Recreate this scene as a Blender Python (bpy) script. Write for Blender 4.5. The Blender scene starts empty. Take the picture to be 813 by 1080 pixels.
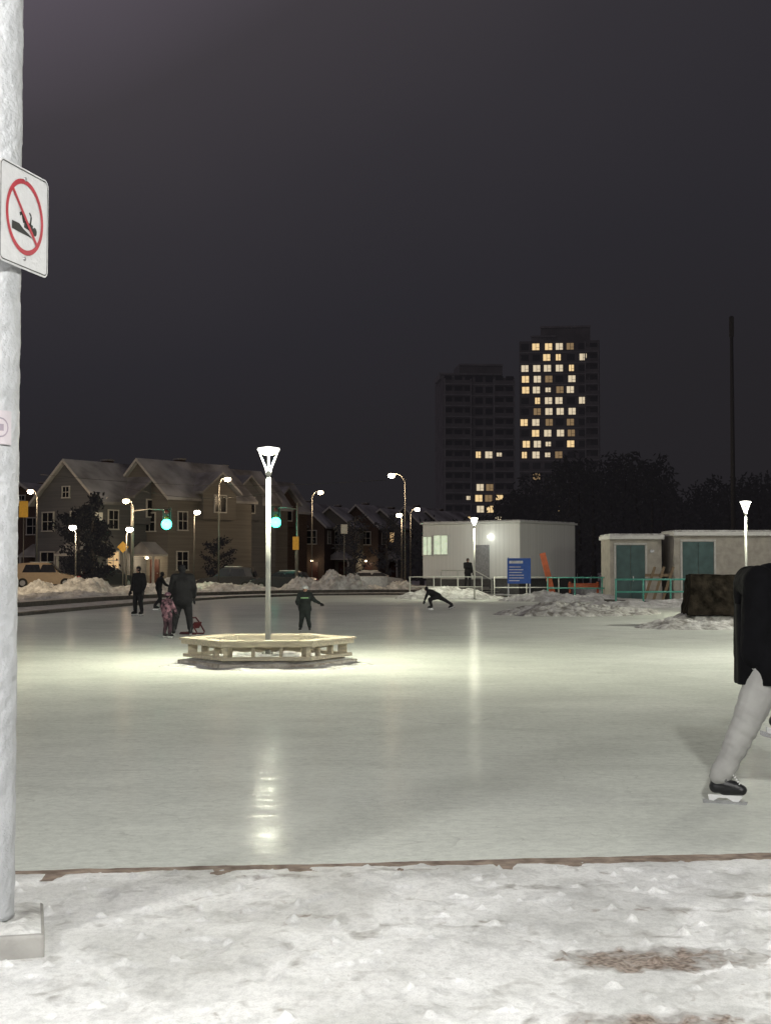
import bpy, bmesh, math, random
from mathutils import Vector, Matrix, noise
random.seed(7)
R=math.radians
sc=bpy.context.scene
COL=sc.collection
try:
    sc.view_settings.view_transform='Standard'; sc.view_settings.look='None'; sc.view_settings.exposure=0
except Exception as e: print(e)

# ------------------------------------------------------------ materials
MC={}
def mat(name,col,rough=.6,metal=0,var=.15,scale=8,bump=0,bscale=30,emit=None,estr=0,col2=None,spec=None,detail=4,stretch=None,bdist=.02):
    if name in MC: return MC[name]
    m=bpy.data.materials.new(name); m.use_nodes=True
    nt=m.node_tree; b=nt.nodes['Principled BSDF']; L=nt.links
    tc=nt.nodes.new('ShaderNodeTexCoord'); src=tc.outputs['Object']
    if stretch:
        mp=nt.nodes.new('ShaderNodeMapping'); mp.inputs['Scale'].default_value=stretch
        L.new(src,mp.inputs['Vector']); src=mp.outputs['Vector']
    n=nt.nodes.new('ShaderNodeTexNoise'); n.inputs['Scale'].default_value=scale; n.inputs['Detail'].default_value=detail
    L.new(src,n.inputs['Vector'])
    r=nt.nodes.new('ShaderNodeValToRGB')
    c2=col2 if col2 else tuple(max(0,c*(1-var*2)) for c in col)
    r.color_ramp.elements[0].position=.35; r.color_ramp.elements[1].position=.65
    r.color_ramp.elements[0].color=(*c2,1); r.color_ramp.elements[1].color=(*col,1)
    L.new(n.outputs['Fac'],r.inputs['Fac']); L.new(r.outputs['Color'],b.inputs['Base Color'])
    b.inputs['Roughness'].default_value=rough; b.inputs['Metallic'].default_value=metal
    if spec is not None: b.inputs['Specular IOR Level'].default_value=spec
    if bump:
        n2=nt.nodes.new('ShaderNodeTexNoise'); n2.inputs['Scale'].default_value=bscale; n2.inputs['Detail'].default_value=5
        L.new(src,n2.inputs['Vector'])
        bp=nt.nodes.new('ShaderNodeBump'); bp.inputs['Strength'].default_value=bump; bp.inputs['Distance'].default_value=bdist
        L.new(n2.outputs['Fac'],bp.inputs['Height']); L.new(bp.outputs['Normal'],b.inputs['Normal'])
    if emit:
        b.inputs['Emission Color'].default_value=(*emit,1); b.inputs['Emission Strength'].default_value=estr
    MC[name]=m; return m

# ------------------------------------------------------------ mesh builder
class MB:
    def __init__(s): s.bm=bmesh.new(); s.mats=[]
    def mi(s,m):
        if m not in s.mats: s.mats.append(m)
        return s.mats.index(m)
    def box(s,c,d,m,rot=None,bevel=0):
        M=Matrix.Translation(Vector(c))
        if rot is not None: M=M@rot.to_4x4()
        M=M@Matrix.Diagonal((d[0],d[1],d[2],1))
        r=bmesh.ops.create_cube(s.bm,size=1,matrix=M); vs=r['verts']
        fs=set(f for v in vs for f in v.link_faces); i=s.mi(m)
        for f in fs: f.material_index=i
        if bevel:
            es=list(set(e for v in vs for e in v.link_edges))
            rr=bmesh.ops.bevel(s.bm,geom=es,offset=bevel,segments=2,profile=.5,affect='EDGES')
            for f in rr['faces']: f.material_index=i
        return s
    def ring(s,c,u,w,ru,rw,n): return [s.bm.verts.new(c+u*(ru*math.cos(2*math.pi*k/n))+w*(rw*math.sin(2*math.pi*k/n))) for k in range(n)]
    def skin(s,rings,i,cap=True,smooth=True):
        for a,b in zip(rings[:-1],rings[1:]):
            n=len(a)
            for k in range(n):
                f=s.bm.faces.new((a[k],a[(k+1)%n],b[(k+1)%n],b[k])); f.material_index=i; f.smooth=smooth
        if cap:
            f=s.bm.faces.new(rings[0][::-1]); f.material_index=i
            f=s.bm.faces.new(rings[-1]); f.material_index=i
    def basis(s,d):
        d=d.normalized(); x=Vector((1,0,0)) if abs(d.x)<.9 else Vector((0,1,0))
        u=(x-d*x.dot(d)).normalized(); return u,d.cross(u)
    def cyl(s,a,b,r1,r2,m,n=12):
        a=Vector(a);b=Vector(b);u,w=s.basis(b-a)
        s.skin([s.ring(a,u,w,r1,r1,n),s.ring(b,u,w,r2,r2,n)],s.mi(m)); return s
    def tube(s,pts,rs,m,n=10):
        pts=[Vector(p) for p in pts]; rings=[]
        for k,p in enumerate(pts):
            d=(pts[min(k+1,len(pts)-1)]-pts[max(k-1,0)]); u,w=s.basis(d); rings.append(s.ring(p,u,w,rs[k],rs[k],n))
        s.skin(rings,s.mi(m)); return s
    def lathe(s,c,prof,m,n=20,sx=1,sy=1):
        c=Vector(c); rings=[]
        for r,z in prof:
            rings.append([s.bm.verts.new(c+Vector((sx*r*math.cos(2*math.pi*k/n),sy*r*math.sin(2*math.pi*k/n),z))) for k in range(n)])
        s.skin(rings,s.mi(m)); return s
    def ell(s,c,r,m,n=16,k=10,rot=None):
        M=Matrix.Translation(Vector(c))
        if rot is not None: M=M@rot.to_4x4()
        M=M@Matrix.Diagonal((r[0],r[1],r[2],1))
        rr=bmesh.ops.create_uvsphere(s.bm,u_segments=n,v_segments=k,radius=1,matrix=M); i=s.mi(m)
        for f in set(f for v in rr['verts'] for f in v.link_faces): f.material_index=i; f.smooth=True
        return s
    def prism(s,pts,vec,m):
        vec=Vector(vec); a=[s.bm.verts.new(Vector(p)) for p in pts]; b=[s.bm.verts.new(Vector(p)+vec) for p in pts]
        s.skin([a,b],s.mi(m),smooth=False); return s
    def face(s,pts,m):
        f=s.bm.faces.new([s.bm.verts.new(Vector(p)) for p in pts]); f.material_index=s.mi(m); return s
    def obj(s,name,parent=None,loc=(0,0,0),rz=0,fix=True,**kw):
        if fix: bmesh.ops.recalc_face_normals(s.bm,faces=s.bm.faces[:])
        me=bpy.data.meshes.new(name); s.bm.to_mesh(me); s.bm.free()
        for m in s.mats: me.materials.append(m)
        o=bpy.data.objects.new(name,me); COL.objects.link(o); o.location=loc; o.rotation_euler=(0,0,rz)
        if parent: o.parent=parent
        for k,v in kw.items(): o[k]=v
        return o
def thing(name,label,cat,loc=(0,0,0),rz=0,group=None):
    o=bpy.data.objects.new(name,None); COL.objects.link(o); o.location=loc; o.rotation_euler=(0,0,rz); o.empty_display_size=.2
    o['label']=label;o['category']=cat
    if group:o['group']=group
    return o
def tag(o,label,cat,group=None):
    o['label']=label;o['category']=cat
    if group:o['group']=group
    return o
def X(px,D): return (px-406.5)/1500*D

# ------------------------------------------------------------ world
w=bpy.data.worlds.new("World"); sc.world=w; w.use_nodes=True; nt=w.node_tree
bg=nt.nodes['Background']; tc=nt.nodes.new('ShaderNodeTexCoord'); sp=nt.nodes.new('ShaderNodeSeparateXYZ')
nt.links.new(tc.outputs['Generated'],sp.inputs[0])
nz=nt.nodes.new('ShaderNodeTexNoise'); nz.inputs['Scale'].default_value=2.2; nz.inputs['Detail'].default_value=3
nt.links.new(tc.outputs['Generated'],nz.inputs['Vector'])
ad=nt.nodes.new('ShaderNodeMath'); ad.operation='MULTIPLY_ADD'; ad.inputs[1].default_value=.12; nt.links.new(nz.outputs['Fac'],ad.inputs[0]); nt.links.new(sp.outputs['Z'],ad.inputs[2])
# haze is thicker towards the town lights on the west side
xz=nt.nodes.new('ShaderNodeMath'); xz.operation='MULTIPLY'; nt.links.new(sp.outputs['X'],xz.inputs[0]); nt.links.new(sp.outputs['Z'],xz.inputs[1])
a2=nt.nodes.new('ShaderNodeMath'); a2.operation='MULTIPLY_ADD'; a2.inputs[1].default_value=-1.5; nt.links.new(xz.outputs[0],a2.inputs[0]); nt.links.new(ad.outputs[0],a2.inputs[2])
rp=nt.nodes.new('ShaderNodeValToRGB'); nt.links.new(a2.outputs[0],rp.inputs['Fac'])
e=rp.color_ramp.elements; e[0].position=.04; e[0].color=(.0165,.0148,.0165,1); e[1].position=.58; e[1].color=(.100,.085,.104,1)
k=e.new(.14); k.color=(.0200,.0185,.0215,1); k=e.new(.22); k.color=(.0240,.0225,.0275,1); k=e.new(.34); k.color=(.0345,.0315,.0375,1); k=e.new(.46); k.color=(.052,.046,.053,1)
sky=nt.nodes.new('ShaderNodeTexSky'); sky.sky_type='NISHITA'; sky.sun_disc=False; sky.sun_elevation=R(-6); sky.sun_rotation=R(200)
mx=nt.nodes.new('ShaderNodeMix'); mx.data_type='RGBA'; mx.blend_type='ADD'; mx.inputs[0].default_value=.02
nt.links.new(rp.outputs['Color'],mx.inputs[6]); nt.links.new(sky.outputs[0],mx.inputs[7])
nt.links.new(mx.outputs[2],bg.inputs['Color']); bg.inputs['Strength'].default_value=1

# ------------------------------------------------------------ camera
cam=bpy.data.cameras.new('camera'); co=bpy.data.objects.new('camera',cam); COL.objects.link(co)
co.location=(0,0,1.7); co.rotation_euler=(R(90)+math.atan(58/1500),0,0)
cam.sensor_fit='VERTICAL'; cam.sensor_height=36; cam.sensor_width=36; cam.lens=50; cam.clip_end=3000; cam.clip_start=.05
sc.camera=co

def light(name,loc,p,col,r=.1,typ='POINT'):
    l=bpy.data.lights.new(name,typ); l.energy=p; l.color=col
    if typ=='POINT': l.shadow_soft_size=r
    o=bpy.data.objects.new(name,l); COL.objects.link(o); o.location=loc; return o

# ------------------------------------------------------------ ground materials
def nodes(m):
    nt=m.node_tree; L=nt.links; tc=nt.nodes.new('ShaderNodeTexCoord')
    def N(s_,d,dist=0,st=(1,1,1),rot=0):
        mp=nt.nodes.new('ShaderNodeMapping'); mp.inputs['Scale'].default_value=st; mp.inputs['Rotation'].default_value=(0,0,rot); L.new(tc.outputs['Object'],mp.inputs['Vector'])
        n=nt.nodes.new('ShaderNodeTexNoise'); n.inputs['Scale'].default_value=s_; n.inputs['Detail'].default_value=d; n.inputs['Distortion'].default_value=dist; L.new(mp.outputs[0],n.inputs['Vector']); return n.outputs['Fac']
    def ramp(f,p0,c0,p1,c1):
        if not isinstance(c0,tuple): c0=(c0,)*3; c1=(c1,)*3
        r=nt.nodes.new('ShaderNodeValToRGB'); r.color_ramp.elements[0].position=p0; r.color_ramp.elements[1].position=p1
        r.color_ramp.elements[0].color=(*c0,1); r.color_ramp.elements[1].color=(*c1,1); L.new(f,r.inputs['Fac']); return r.outputs['Color']
    def mix(f,p,q,bt='MIX'):
        x=nt.nodes.new('ShaderNodeMix'); x.data_type='RGBA'; x.blend_type=bt
        if isinstance(f,float): x.inputs[0].default_value=f
        else: L.new(f,x.inputs[0])
        L.new(p,x.inputs[6]); L.new(q,x.inputs[7]); return x.outputs[2]
    return nt,L,N,ramp,mix
def ice_mat():
    m=bpy.data.materials.new('skated_ice'); m.use_nodes=True; b=m.node_tree.nodes['Principled BSDF']
    nt,L,N,ramp,mix=nodes(m)
    big=N(.16,4,.5); mid=N(.9,8,1.0,(.8,.9,1)); fine=N(14,7,.4); grit=N(60,3)
    col=ramp(big,.3,(.66,.69,.63),.7,(.80,.82,.76))
    col=mix(1.0,col,ramp(mid,.32,.88,.62,1.0),'MULTIPLY')
    col=mix(1.0,col,ramp(fine,.35,.88,.6,1.0),'MULTIPLY'); col=mix(1.0,col,ramp(grit,.35,.92,.6,1.0),'MULTIPLY')
    def scr(seed,sc_,mul,wd,rot,amt,col):
        v=N(sc_,1.0,1.2,(.35,1,1),rot)
        f=nt.nodes.new('ShaderNodeMath'); f.operation='MULTIPLY_ADD'; f.inputs[1].default_value=mul; f.inputs[2].default_value=seed; L.new(v,f.inputs[0])
        g=nt.nodes.new('ShaderNodeMath'); g.operation='FRACT'; L.new(f.outputs[0],g.inputs[0])
        return mix(1.0,col,ramp(g.outputs[0],0.,amt,wd,1.0),'MULTIPLY')
    col=scr(.1,.7,22,.04,.1,.82,col); col=scr(.5,.45,26,.03,-.5,.84,col); col=scr(.3,.9,18,.04,.9,.87,col)
    L.new(col,b.inputs['Base Color'])
    b.inputs['Roughness'].default_value=.9; b.inputs['Specular IOR Level'].default_value=.05
    streak=N(7,7,.6,(.22,1.5,1))
    cw_=nt.nodes.new('ShaderNodeMapRange'); cw_.inputs[1].default_value=.46; cw_.inputs[2].default_value=.60; cw_.inputs[3].default_value=.006; cw_.inputs[4].default_value=.10; L.new(streak,cw_.inputs[0]); L.new(cw_.outputs[0],b.inputs['Coat Weight'])
    b.inputs['Coat IOR'].default_value=1.31
    L.new(ramp(streak,.3,.26,.7,.14),b.inputs['Coat Roughness'])
    bp=nt.nodes.new('ShaderNodeBump'); bp.inputs['Strength'].default_value=.3; bp.inputs['Distance'].default_value=.006; L.new(fine,bp.inputs['Height'])
    L.new(bp.outputs[0],b.inputs['Normal'])
    b2=nt.nodes.new('ShaderNodeBump'); b2.inputs['Strength'].default_value=.25; b2.inputs['Distance'].default_value=.02; L.new(streak,b2.inputs['Height'])
    L.new(b2.outputs[0],b.inputs['Coat Normal'])
    return m
ICE=ice_mat()
def snow_mat(name,c0,c1,s=3):
    m=bpy.data.materials.new(name); m.use_nodes=True; b=m.node_tree.nodes['Principled BSDF']
    nt,L,N,ramp,mix=nodes(m)
    col=mix(1.0,ramp(N(s,7,.5),.36,c0,.6,c1),ramp(N(26,6),.33,.80,.6,1.0),'MULTIPLY')
    L.new(col,b.inputs['Base Color']); b.inputs['Roughness'].default_value=.75; b.inputs['Specular IOR Level'].default_value=.2
    prev=None
    for s_,st_,d_ in ((4,.6,.08),(16,.6,.03),(60,.5,.01)):
        bp=nt.nodes.new('ShaderNodeBump'); bp.inputs['Strength'].default_value=st_; bp.inputs['Distance'].default_value=d_; L.new(N(s_,5,.5),bp.inputs['Height'])
        if prev: L.new(prev,bp.inputs['Normal'])
        prev=bp.outputs[0]
    L.new(prev,b.inputs['Normal']); MC[name]=m; return m
SNOW=snow_mat('packed_snow',(.44,.43,.41),(.78,.78,.76),2.5)
DSNOW=snow_mat('gritty_dirty_snow',(.24,.225,.205),(.66,.65,.63),3.5)
SNOWD=snow_mat('trodden_snow_ground',(.36,.35,.33),(.62,.61,.59),.5)
def fore_mat():
    m=bpy.data.materials.new('trampled_snow'); m.use_nodes=True; b=m.node_tree.nodes['Principled BSDF']
    nt,L,N,ramp,mix=nodes(m)
    c=ramp(N(1.5,10,.6,(1.0,.75,1)),.40,(.66,.66,.645),.56,(.87,.87,.86))
    c=mix(1.0,c,ramp(N(6.5,9,.4,(1.1,.7,1)),.36,.83,.50,1.0),'MULTIPLY')
    c=mix(1.0,c,ramp(N(34,6,.3,(1,.7,1)),.34,.86,.56,1.0),'MULTIPLY')
    c=mix(1.0,c,ramp(N(130,3),.35,.87,.55,1.0),'MULTIPLY')
    at=nt.nodes.new('ShaderNodeAttribute'); at.attribute_name='dirt'
    def masked(noi,k,lo,hi):
        mm=nt.nodes.new('ShaderNodeMath'); mm.operation='MULTIPLY_ADD'; mm.inputs[1].default_value=k; L.new(noi,mm.inputs[0]); L.new(at.outputs['Fac'],mm.inputs[2])
        q=nt.nodes.new('ShaderNodeMapRange'); q.inputs[1].default_value=lo; q.inputs[2].default_value=hi; L.new(mm.outputs[0],q.inputs[0]); return q.outputs[0]
    c=mix(masked(N(6,8,.8,(1,.8,1)),1.9,1.10,1.42),c,ramp(N(24,6),.35,(.30,.29,.275),.65,(.52,.51,.49)))
    c=mix(masked(N(9,8,.8,(1,.7,1)),2.6,1.72,2.15),c,ramp(N(40,6),.36,(.12,.09,.07),.62,(.35,.29,.25)))
    L.new(c,b.inputs['Base Color']); b.inputs['Roughness'].default_value=.6; b.inputs['Specular IOR Level'].default_value=.3
    prev=None
    for s_,st_,d_ in ((4,.2,.02),(14,.3,.009),(48,.45,.006),(150,.45,.0035)):
        bp=nt.nodes.new('ShaderNodeBump'); bp.inputs['Strength'].default_value=st_; bp.inputs['Distance'].default_value=d_; L.new(N(s_,5,.5),bp.inputs['Height'])
        if prev: L.new(prev,bp.inputs['Normal'])
        prev=bp.outputs[0]
    L.new(prev,b.inputs['Normal']); return m
FORE=fore_mat()

# ------------------------------------------------------------ ground
MB().face([(-900,-60,0),(900,-60,0),(900,1500,0),(-900,1500,0)],SNOWD).obj('ground',kind='structure')
edge=lambda x: 8.19+.108*x
far=[(-16,9),(-16,30),(-14,42),(-12.6,49),(-10.6,66),(-8.2,77),(-4.3,84),(0,86),(3.6,85),(7.7,76),(12,66),(20,59),(24,50),(24,30),(22,12)]
m=MB(); m.face([(-16,edge(-16),.012)]+[(x,y,.012) for x,y in far[1:]]+[(22,edge(22),.012)],ICE)
m.obj('ice_rink',kind='structure',fix=False)
bm=bmesh.new(); nx,ny=560,300; x0,x1=-5.5,5.5; y0=3.6; rows=[]
dirtL=bm.verts.layers.float.new('dirt')
def foreh(x,y):
    k=max(0,min(1,.4+1.6*noise.noise(Vector((x*.9,y*.8,31)))))   # rough versus walked-smooth areas
    h=.028+.006*noise.noise(Vector((x*1.1,y*1.0,0)))+(.2+.65*k)*(.006*noise.noise(Vector((x*4.6,y*3.6,3)))+.0045*noise.noise(Vector((x*10,y*8,7)))+.0045*noise.noise(Vector((x*22,y*18,7))))
    c=noise.noise(Vector((x*5.2+9,y*2.6,11)))
    if c>.30: h-=min(.012,(c-.30)*.18)
    q=noise.noise(Vector((x*15,y*13,21)))
    if q>.46: h+=(q-.46)*.09
    return h
patches=[(1.16,6.15,.46,.22,.85),(.95,5.3,.5,.12,.6),(.35,6.75,.4,.08,.2),(2.0,7.3,.5,.09,.24),(-.6,7.75,.5,.07,.24),(1.8,5.6,.4,.12,.34),(-.3,6.9,.25,.08,.22),(.8,7.5,.5,.07,.22),(-1.1,8.0,.3,.06,.28),(0,7.95,.5,.06,.26),(2.0,6.6,.35,.08,.28),(1.3,7.0,.6,.06,.24)]
for j in range(ny+1):
    r=[]
    for i in range(nx+1):
        x=x0+(x1-x0)*i/nx; ye=edge(x)-.04-max(0,x)*.035+.05*noise.noise(Vector((x*2.2,0,5)))+.03*noise.noise(Vector((x*9,0,9)))+.012*noise.noise(Vector((x*31,0,9)))
        t=(j/ny)**.8; y=y0+(ye-y0)*t; d=ye-y
        z=foreh(x,y)
        if d<.25: z=.006+(z-.006)*min(1,(d/.25)**.6)
        dd=0
        for (a,b_,rx,ry,s_) in patches:
            q=((x-a)/rx)**2+((y-b_)/ry)**2
            if q<1.25: dd=max(dd,s_*(1.25-q))
        if dd>.5: z-=.006
        v=bm.verts.new((x,y,max(z,.005))); v[dirtL]=dd; r.append(v)
    rows.append(r)
for j in range(ny):
    for i in range(nx):
        f=bm.faces.new((rows[j][i],rows[j][i+1],rows[j+1][i+1],rows[j+1][i])); f.smooth=True
mm=MB(); mm.bm.free(); mm.bm=bm; mm.mats=[FORE]; mm.obj('snowy_path',kind='structure',fix=False)
EDG=mat('rusty_edging',(.36,.28,.22),.85,var=.35,scale=9,bump=.6,bscale=40,col2=(.15,.105,.08),detail=8)
m=MB(); a=[];b=[]
for i in range(261):
    x=-6.5+i*.05; wv=.005+max(0,x)*.012+.04*noise.noise(Vector((x*1.7,2,2)))+.025*noise.noise(Vector((x*8,2,2)))
    a.append(Vector((x,edge(x)-.28,.014))); b.append(Vector((x,edge(x)+wv-.01,.017)))
for i in range(260): m.face([a[i],a[i+1],b[i+1],b[i]],EDG)
m.obj('rink_edging',kind='structure',fix=False)

WD=mat('dark_wet_timber',(.09,.08,.07),.6,var=.3,scale=5,bump=.3)
def offs(p,d):
    out=[]
    for i,(x,y) in enumerate(p):
        a=Vector(p[max(i-1,0)]);b=Vector(p[min(i+1,len(p)-1)]); t=(b-a).normalized(); n=Vector((-t.y,t.x)); out.append((x+n.x*d,y+n.y*d))
    return out
def strip(m,p,w_,z0,z1,mt):
    q=offs(p,w_)
    for i in range(len(p)-1):
        A,B,C,D=p[i],p[i+1],q[i+1],q[i]
        m.prism([(A[0],A[1],z0),(B[0],B[1],z0),(C[0],C[1],z0),(D[0],D[1],z0)],(0,0,z1-z0),mt)
fk=far[1:13]
m=MB(); strip(m,fk,.3,0,.13,WD); o=m.obj('rink_kerb'); tag(o,'low dark timber kerb around the ice rink','kerb')
m=MB(); strip(m,offs(fk,.31),2.2,0,.12,SNOW); m.obj('snow_ledge',kind='structure')
m=MB(); strip(m,offs(fk[1:8],2.6),.3,0,.30,WD); o=m.obj('boardwalk_kerb'); tag(o,'dark timber step behind the rink edge','kerb')
m=MB(); strip(m,offs(fk[1:8],2.92),1.6,0,.26,SNOW); m.obj('snowy_boardwalk',kind='structure')
ASP=mat('wet_asphalt',(.05,.048,.045),.45,var=.3,scale=.5,bump=.2)
m=MB(); m.face([(-120,99,.004),(60,99,.004),(60,107,.004),(-120,107,.004)],ASP); m.obj('road',kind='structure',fix=False)
PNT=mat('road_paint',(.6,.6,.55),.7)
m=MB()
for i in range(-20,10): m.face([(i*6,102.9,.008),(i*6+3,102.9,.008),(i*6+3,103.05,.008),(i*6,103.05,.008)],PNT)
m.obj('road_markings',kind='structure',fix=False)
CON=mat('concrete',(.35,.34,.32),.8,var=.15,scale=5,bump=.3)
MB().box((-30,107.6,.06),(180,1.2,.12),CON).obj('sidewalk',kind='structure')

def mound(cx,cy,rx,ry,h,seed,label='heap of lumpy ploughed snow beside the rink',mt=SNOW,lump=1.0,rot=0):
    bm=bmesh.new(); n1,n2=110,26; rings=[]
    cr,sr=math.cos(rot),math.sin(rot)
    for j in range(n2+1):
        t=j/n2; r=[]
        for i in range(n1):
            a=2*math.pi*i/n1
            rr=t*(1+.28*noise.noise(Vector((math.cos(a)*2,math.sin(a)*2,seed)))+.08*noise.noise(Vector((math.cos(a)*7,math.sin(a)*7,seed))))
            lx,ly=rx*rr*math.cos(a),ry*rr*math.sin(a); x=lx*cr-ly*sr; y=lx*sr+ly*cr
            p=Vector((x,y,seed*3.1)); z=h*max(0,1-t*t)**.7*(.55+.75*(noise.noise(p*.8)+.3))
            z+=lump*h*.42*(1-t)**.3*(abs(noise.noise(p*2.3))-.08)+lump*h*.30*(1-t)**.25*abs(noise.noise(p*5.5))
            r.append(bm.verts.new((x,y,max(z,0)-.03*t)))
            if j==0: break
        rings.append(r)
    for i in range(n1): f=bm.faces.new((rings[0][0],rings[1][i],rings[1][(i+1)%n1])); f.smooth=True
    for j in range(1,n2):
        for i in range(n1):
            f=bm.faces.new((rings[j][i],rings[j+1][i],rings[j+1][(i+1)%n1],rings[j][(i+1)%n1])); f.smooth=(i*7+j)%3!=0
    m=MB(); m.bm.free(); m.bm=bm; m.mats=[mt]; o=m.obj('snow_heap',loc=(cx,cy,.012)); o['kind']='stuff'; o['label']=label; return o
DL='low gritty heap of ploughed snow on the rink edge'
mound(6.5,50,2.2,1.6,.38,1,DL,DSNOW,1.3); mound(5.0,50.5,1.2,1.0,.20,2,DL,DSNOW,1.3); mound(8.4,51.5,1.5,1.3,.28,3,DL,DSNOW,1.3)
mound(8.3,39.5,1.4,1.3,.22,4,DL,DSNOW,1.3)
mound(3.5,76,3,1.6,.45,5); mound(8.8,70,3,1.4,.5,6); mound(14,62,4,1.4,.30,7); mound(10.2,60,2.5,1.2,.26,71)
mound(-2.8,89.5,2.4,1.5,1.15,8); mound(-5.2,90,2,1.5,.8,9); mound(.4,92,2,1.5,.8,10)
mound(-9.5,90,3,1.6,.6,11); mound(-14,88,3.5,1.8,.7,12); mound(-19,85,3.5,1.8,.9,13); mound(-17,76,4,1.6,.45,14); mound(-22,70,4,2,.6,15)
mound(-24,97,3,1.2,.7,16);mound(-12,96.5,5,1.2,.55,17); mound(10,92,5,1.5,.7,18)

# ------------------------------------------------------------ rink lamps
WHP=mat('white_painted_steel',(.62,.63,.58),.4,var=.06,scale=6,bump=.1)
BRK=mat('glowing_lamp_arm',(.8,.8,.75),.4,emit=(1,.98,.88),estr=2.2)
LEN=mat('lamp_glass_glow',(.9,.9,.85),.3,emit=(1,.92,.68),estr=12)
def rink_lamp(loc,H,label,power,k=1):
    t=thing('lamp_post',label,'lamp post',loc,0,'lamp posts around the rink')
    m=MB(); m.cyl((0,0,0),(0,0,.03),.16,.16,WHP,16); m.cyl((0,0,.03),(0,0,H-.46),.048,.038,WHP,16)
    for a in range(4): m.cyl((.12*math.cos(a*1.57+.78),.12*math.sin(a*1.57+.78),.03),(.12*math.cos(a*1.57+.78),.12*math.sin(a*1.57+.78),.06),.014,.014,WHP,6)
    m.obj('pole',t)
    m=MB(); m.lathe((0,0,H-.47),[(.04,0),(.055,.02),(.055,.07),(.03,.1)],WHP,16); m.obj('collar',t)
    m=MB()
    for a in (0,3.14159,1.57,4.71):
        c,s=math.cos(a+.05),math.sin(a+.05)
        m.tube([(.03*c,.03*s,H-.42),(.07*c,.07*s,H-.3),(.13*c,.13*s,H-.15),(.175*c,.175*s,H-.02)],[.015,.014,.013,.013],BRK,8)
    m.obj('lamp_bracket',t)
    m=MB(); m.lathe((0,0,H-.03),[(.05,-.012),(.19,-.008),(.2,.01),(.19,.035),(.05,.06),(.01,.062)],BRK,24); m.obj('lamp_cap',t)
    m=MB(); m.lathe((0,0,H-.12),[(.03*k,0),(.09*k,.010),(.135*k,.05),(.135,.075),(.02,.076)],LEN,24); m.obj('lamp_lens',t)
    light('rink_light',(loc[0],loc[1],H-.20+loc[2]),power,(1,1,.78),.06)
    return t
LX,LY=X(283,24.9),24.9
rink_lamp((LX,LY,.16),3.62,'lit white lamp post rising from the hexagonal bench',1600)
rink_lamp((X(500,74),74,0),4.25,'lit white lamp post before the site trailer',800,1.3)
rink_lamp((X(786,50),50,0),4.0,'lit white lamp post beside the snow heap',700,1.2)

# ------------------------------------------------------------ hexagonal bench
TB=mat('weathered_pale_timber',(.68,.61,.47),.75,var=.15,scale=4,bump=.3,bscale=30,stretch=(1,6,6))
STN=mat('frosty_stone',(.70,.67,.60),.8,var=.3,scale=7,bump=.6,bscale=20,col2=(.36,.31,.25),detail=8)
b=thing('hexagonal_bench','pale timber hexagonal bench with snowy kerb around a lamp','bench',(LX,LY,.012),R(4))
def hexp(r,z,k): a=R(60*k); return Vector((r*math.cos(a),r*math.sin(a),z))
m=MB()
for k in range(6):
    for q in range(3):
        r0=1.54-q*.15; r1=r0-.138; z=.43-.004*q
        m.prism([hexp(r0,z,k)*1,hexp(r0,z,k+1),hexp(r1,z,k+1),hexp(r1,z,k)],(0,0,.035),TB)
m.obj('seat',b)
def hexring(r0,r1,z,h,mt,name):
    m=MB()
    for k in range(6): m.prism([hexp(r0,z,k),hexp(r0,z,k+1),hexp(r1,z,k+1),hexp(r1,z,k)],(0,0,h),mt)
    return m.obj(name,b)
hexring(1.50,1.47,.360,.065,TB,'seat_apron')
hexring(1.47,1.30,.135,.055,TB,'lower_step')
hexring(1.13,1.10,.30,.115,TB,'inner_board')
for k in range(6):
    m=MB(); p=hexp(1.36,0,k); d=p.normalized(); rot=Matrix.Rotation(math.atan2(d.y,d.x),3,'Z')
    m.box(p-d*.06+Vector((0,0,.28)),(.16,.09,.30),TB,rot,.006); m.obj('leg',b)
    for off in (.33,.67):
        m=MB(); p=hexp(1.36,0,k).lerp(hexp(1.36,0,k+1),off); d=(hexp(1,0,k)+hexp(1,0,k+1)).normalized(); rot=Matrix.Rotation(math.atan2(d.y,d.x),3,'Z')
        m.box(p-d*.06+Vector((0,0,.28)),(.08,.06,.29),TB,rot,.006); m.obj('leg',b)
hexring(1.56,1.25,0,.08,STN,'stone_kerb')
m=MB(); rr=[]
for j in range(20):
    t=j/19; ring=[]
    for i in range(96):
        a=2*math.pi*i/96
        hr=math.cos(math.pi/6)/math.cos(((a)%(math.pi/3))-math.pi/6)
        r=(1.5*hr)*(t*.999+.001)*(1+(.035*noise.noise(Vector((a*5,1,2))) if t>.85 else 0))
        px_,py_=r*math.cos(a),r*math.sin(a)
        z=.15+.05*noise.noise(Vector((px_*3,py_*3,2)))+.03*noise.noise(Vector((px_*9,py_*9,2)))
        if t>.70: z=z+(.115-z)*min(1,(t-.70)/.15)
        if t>.88: z=.115-.04*((t-.88)/.12)+.02*noise.noise(Vector((px_*9,py_*9,2)))
        ring.append(m.bm.verts.new((px_,py_,z)))
    rr.append(ring)
m.skin(rr,m.mi(SNOW),cap=False); m.obj('snow_cover',b)
mound(LX,LY,1.88,1.88,.10,21,'thin snow skirt around the bench foot')

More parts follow.
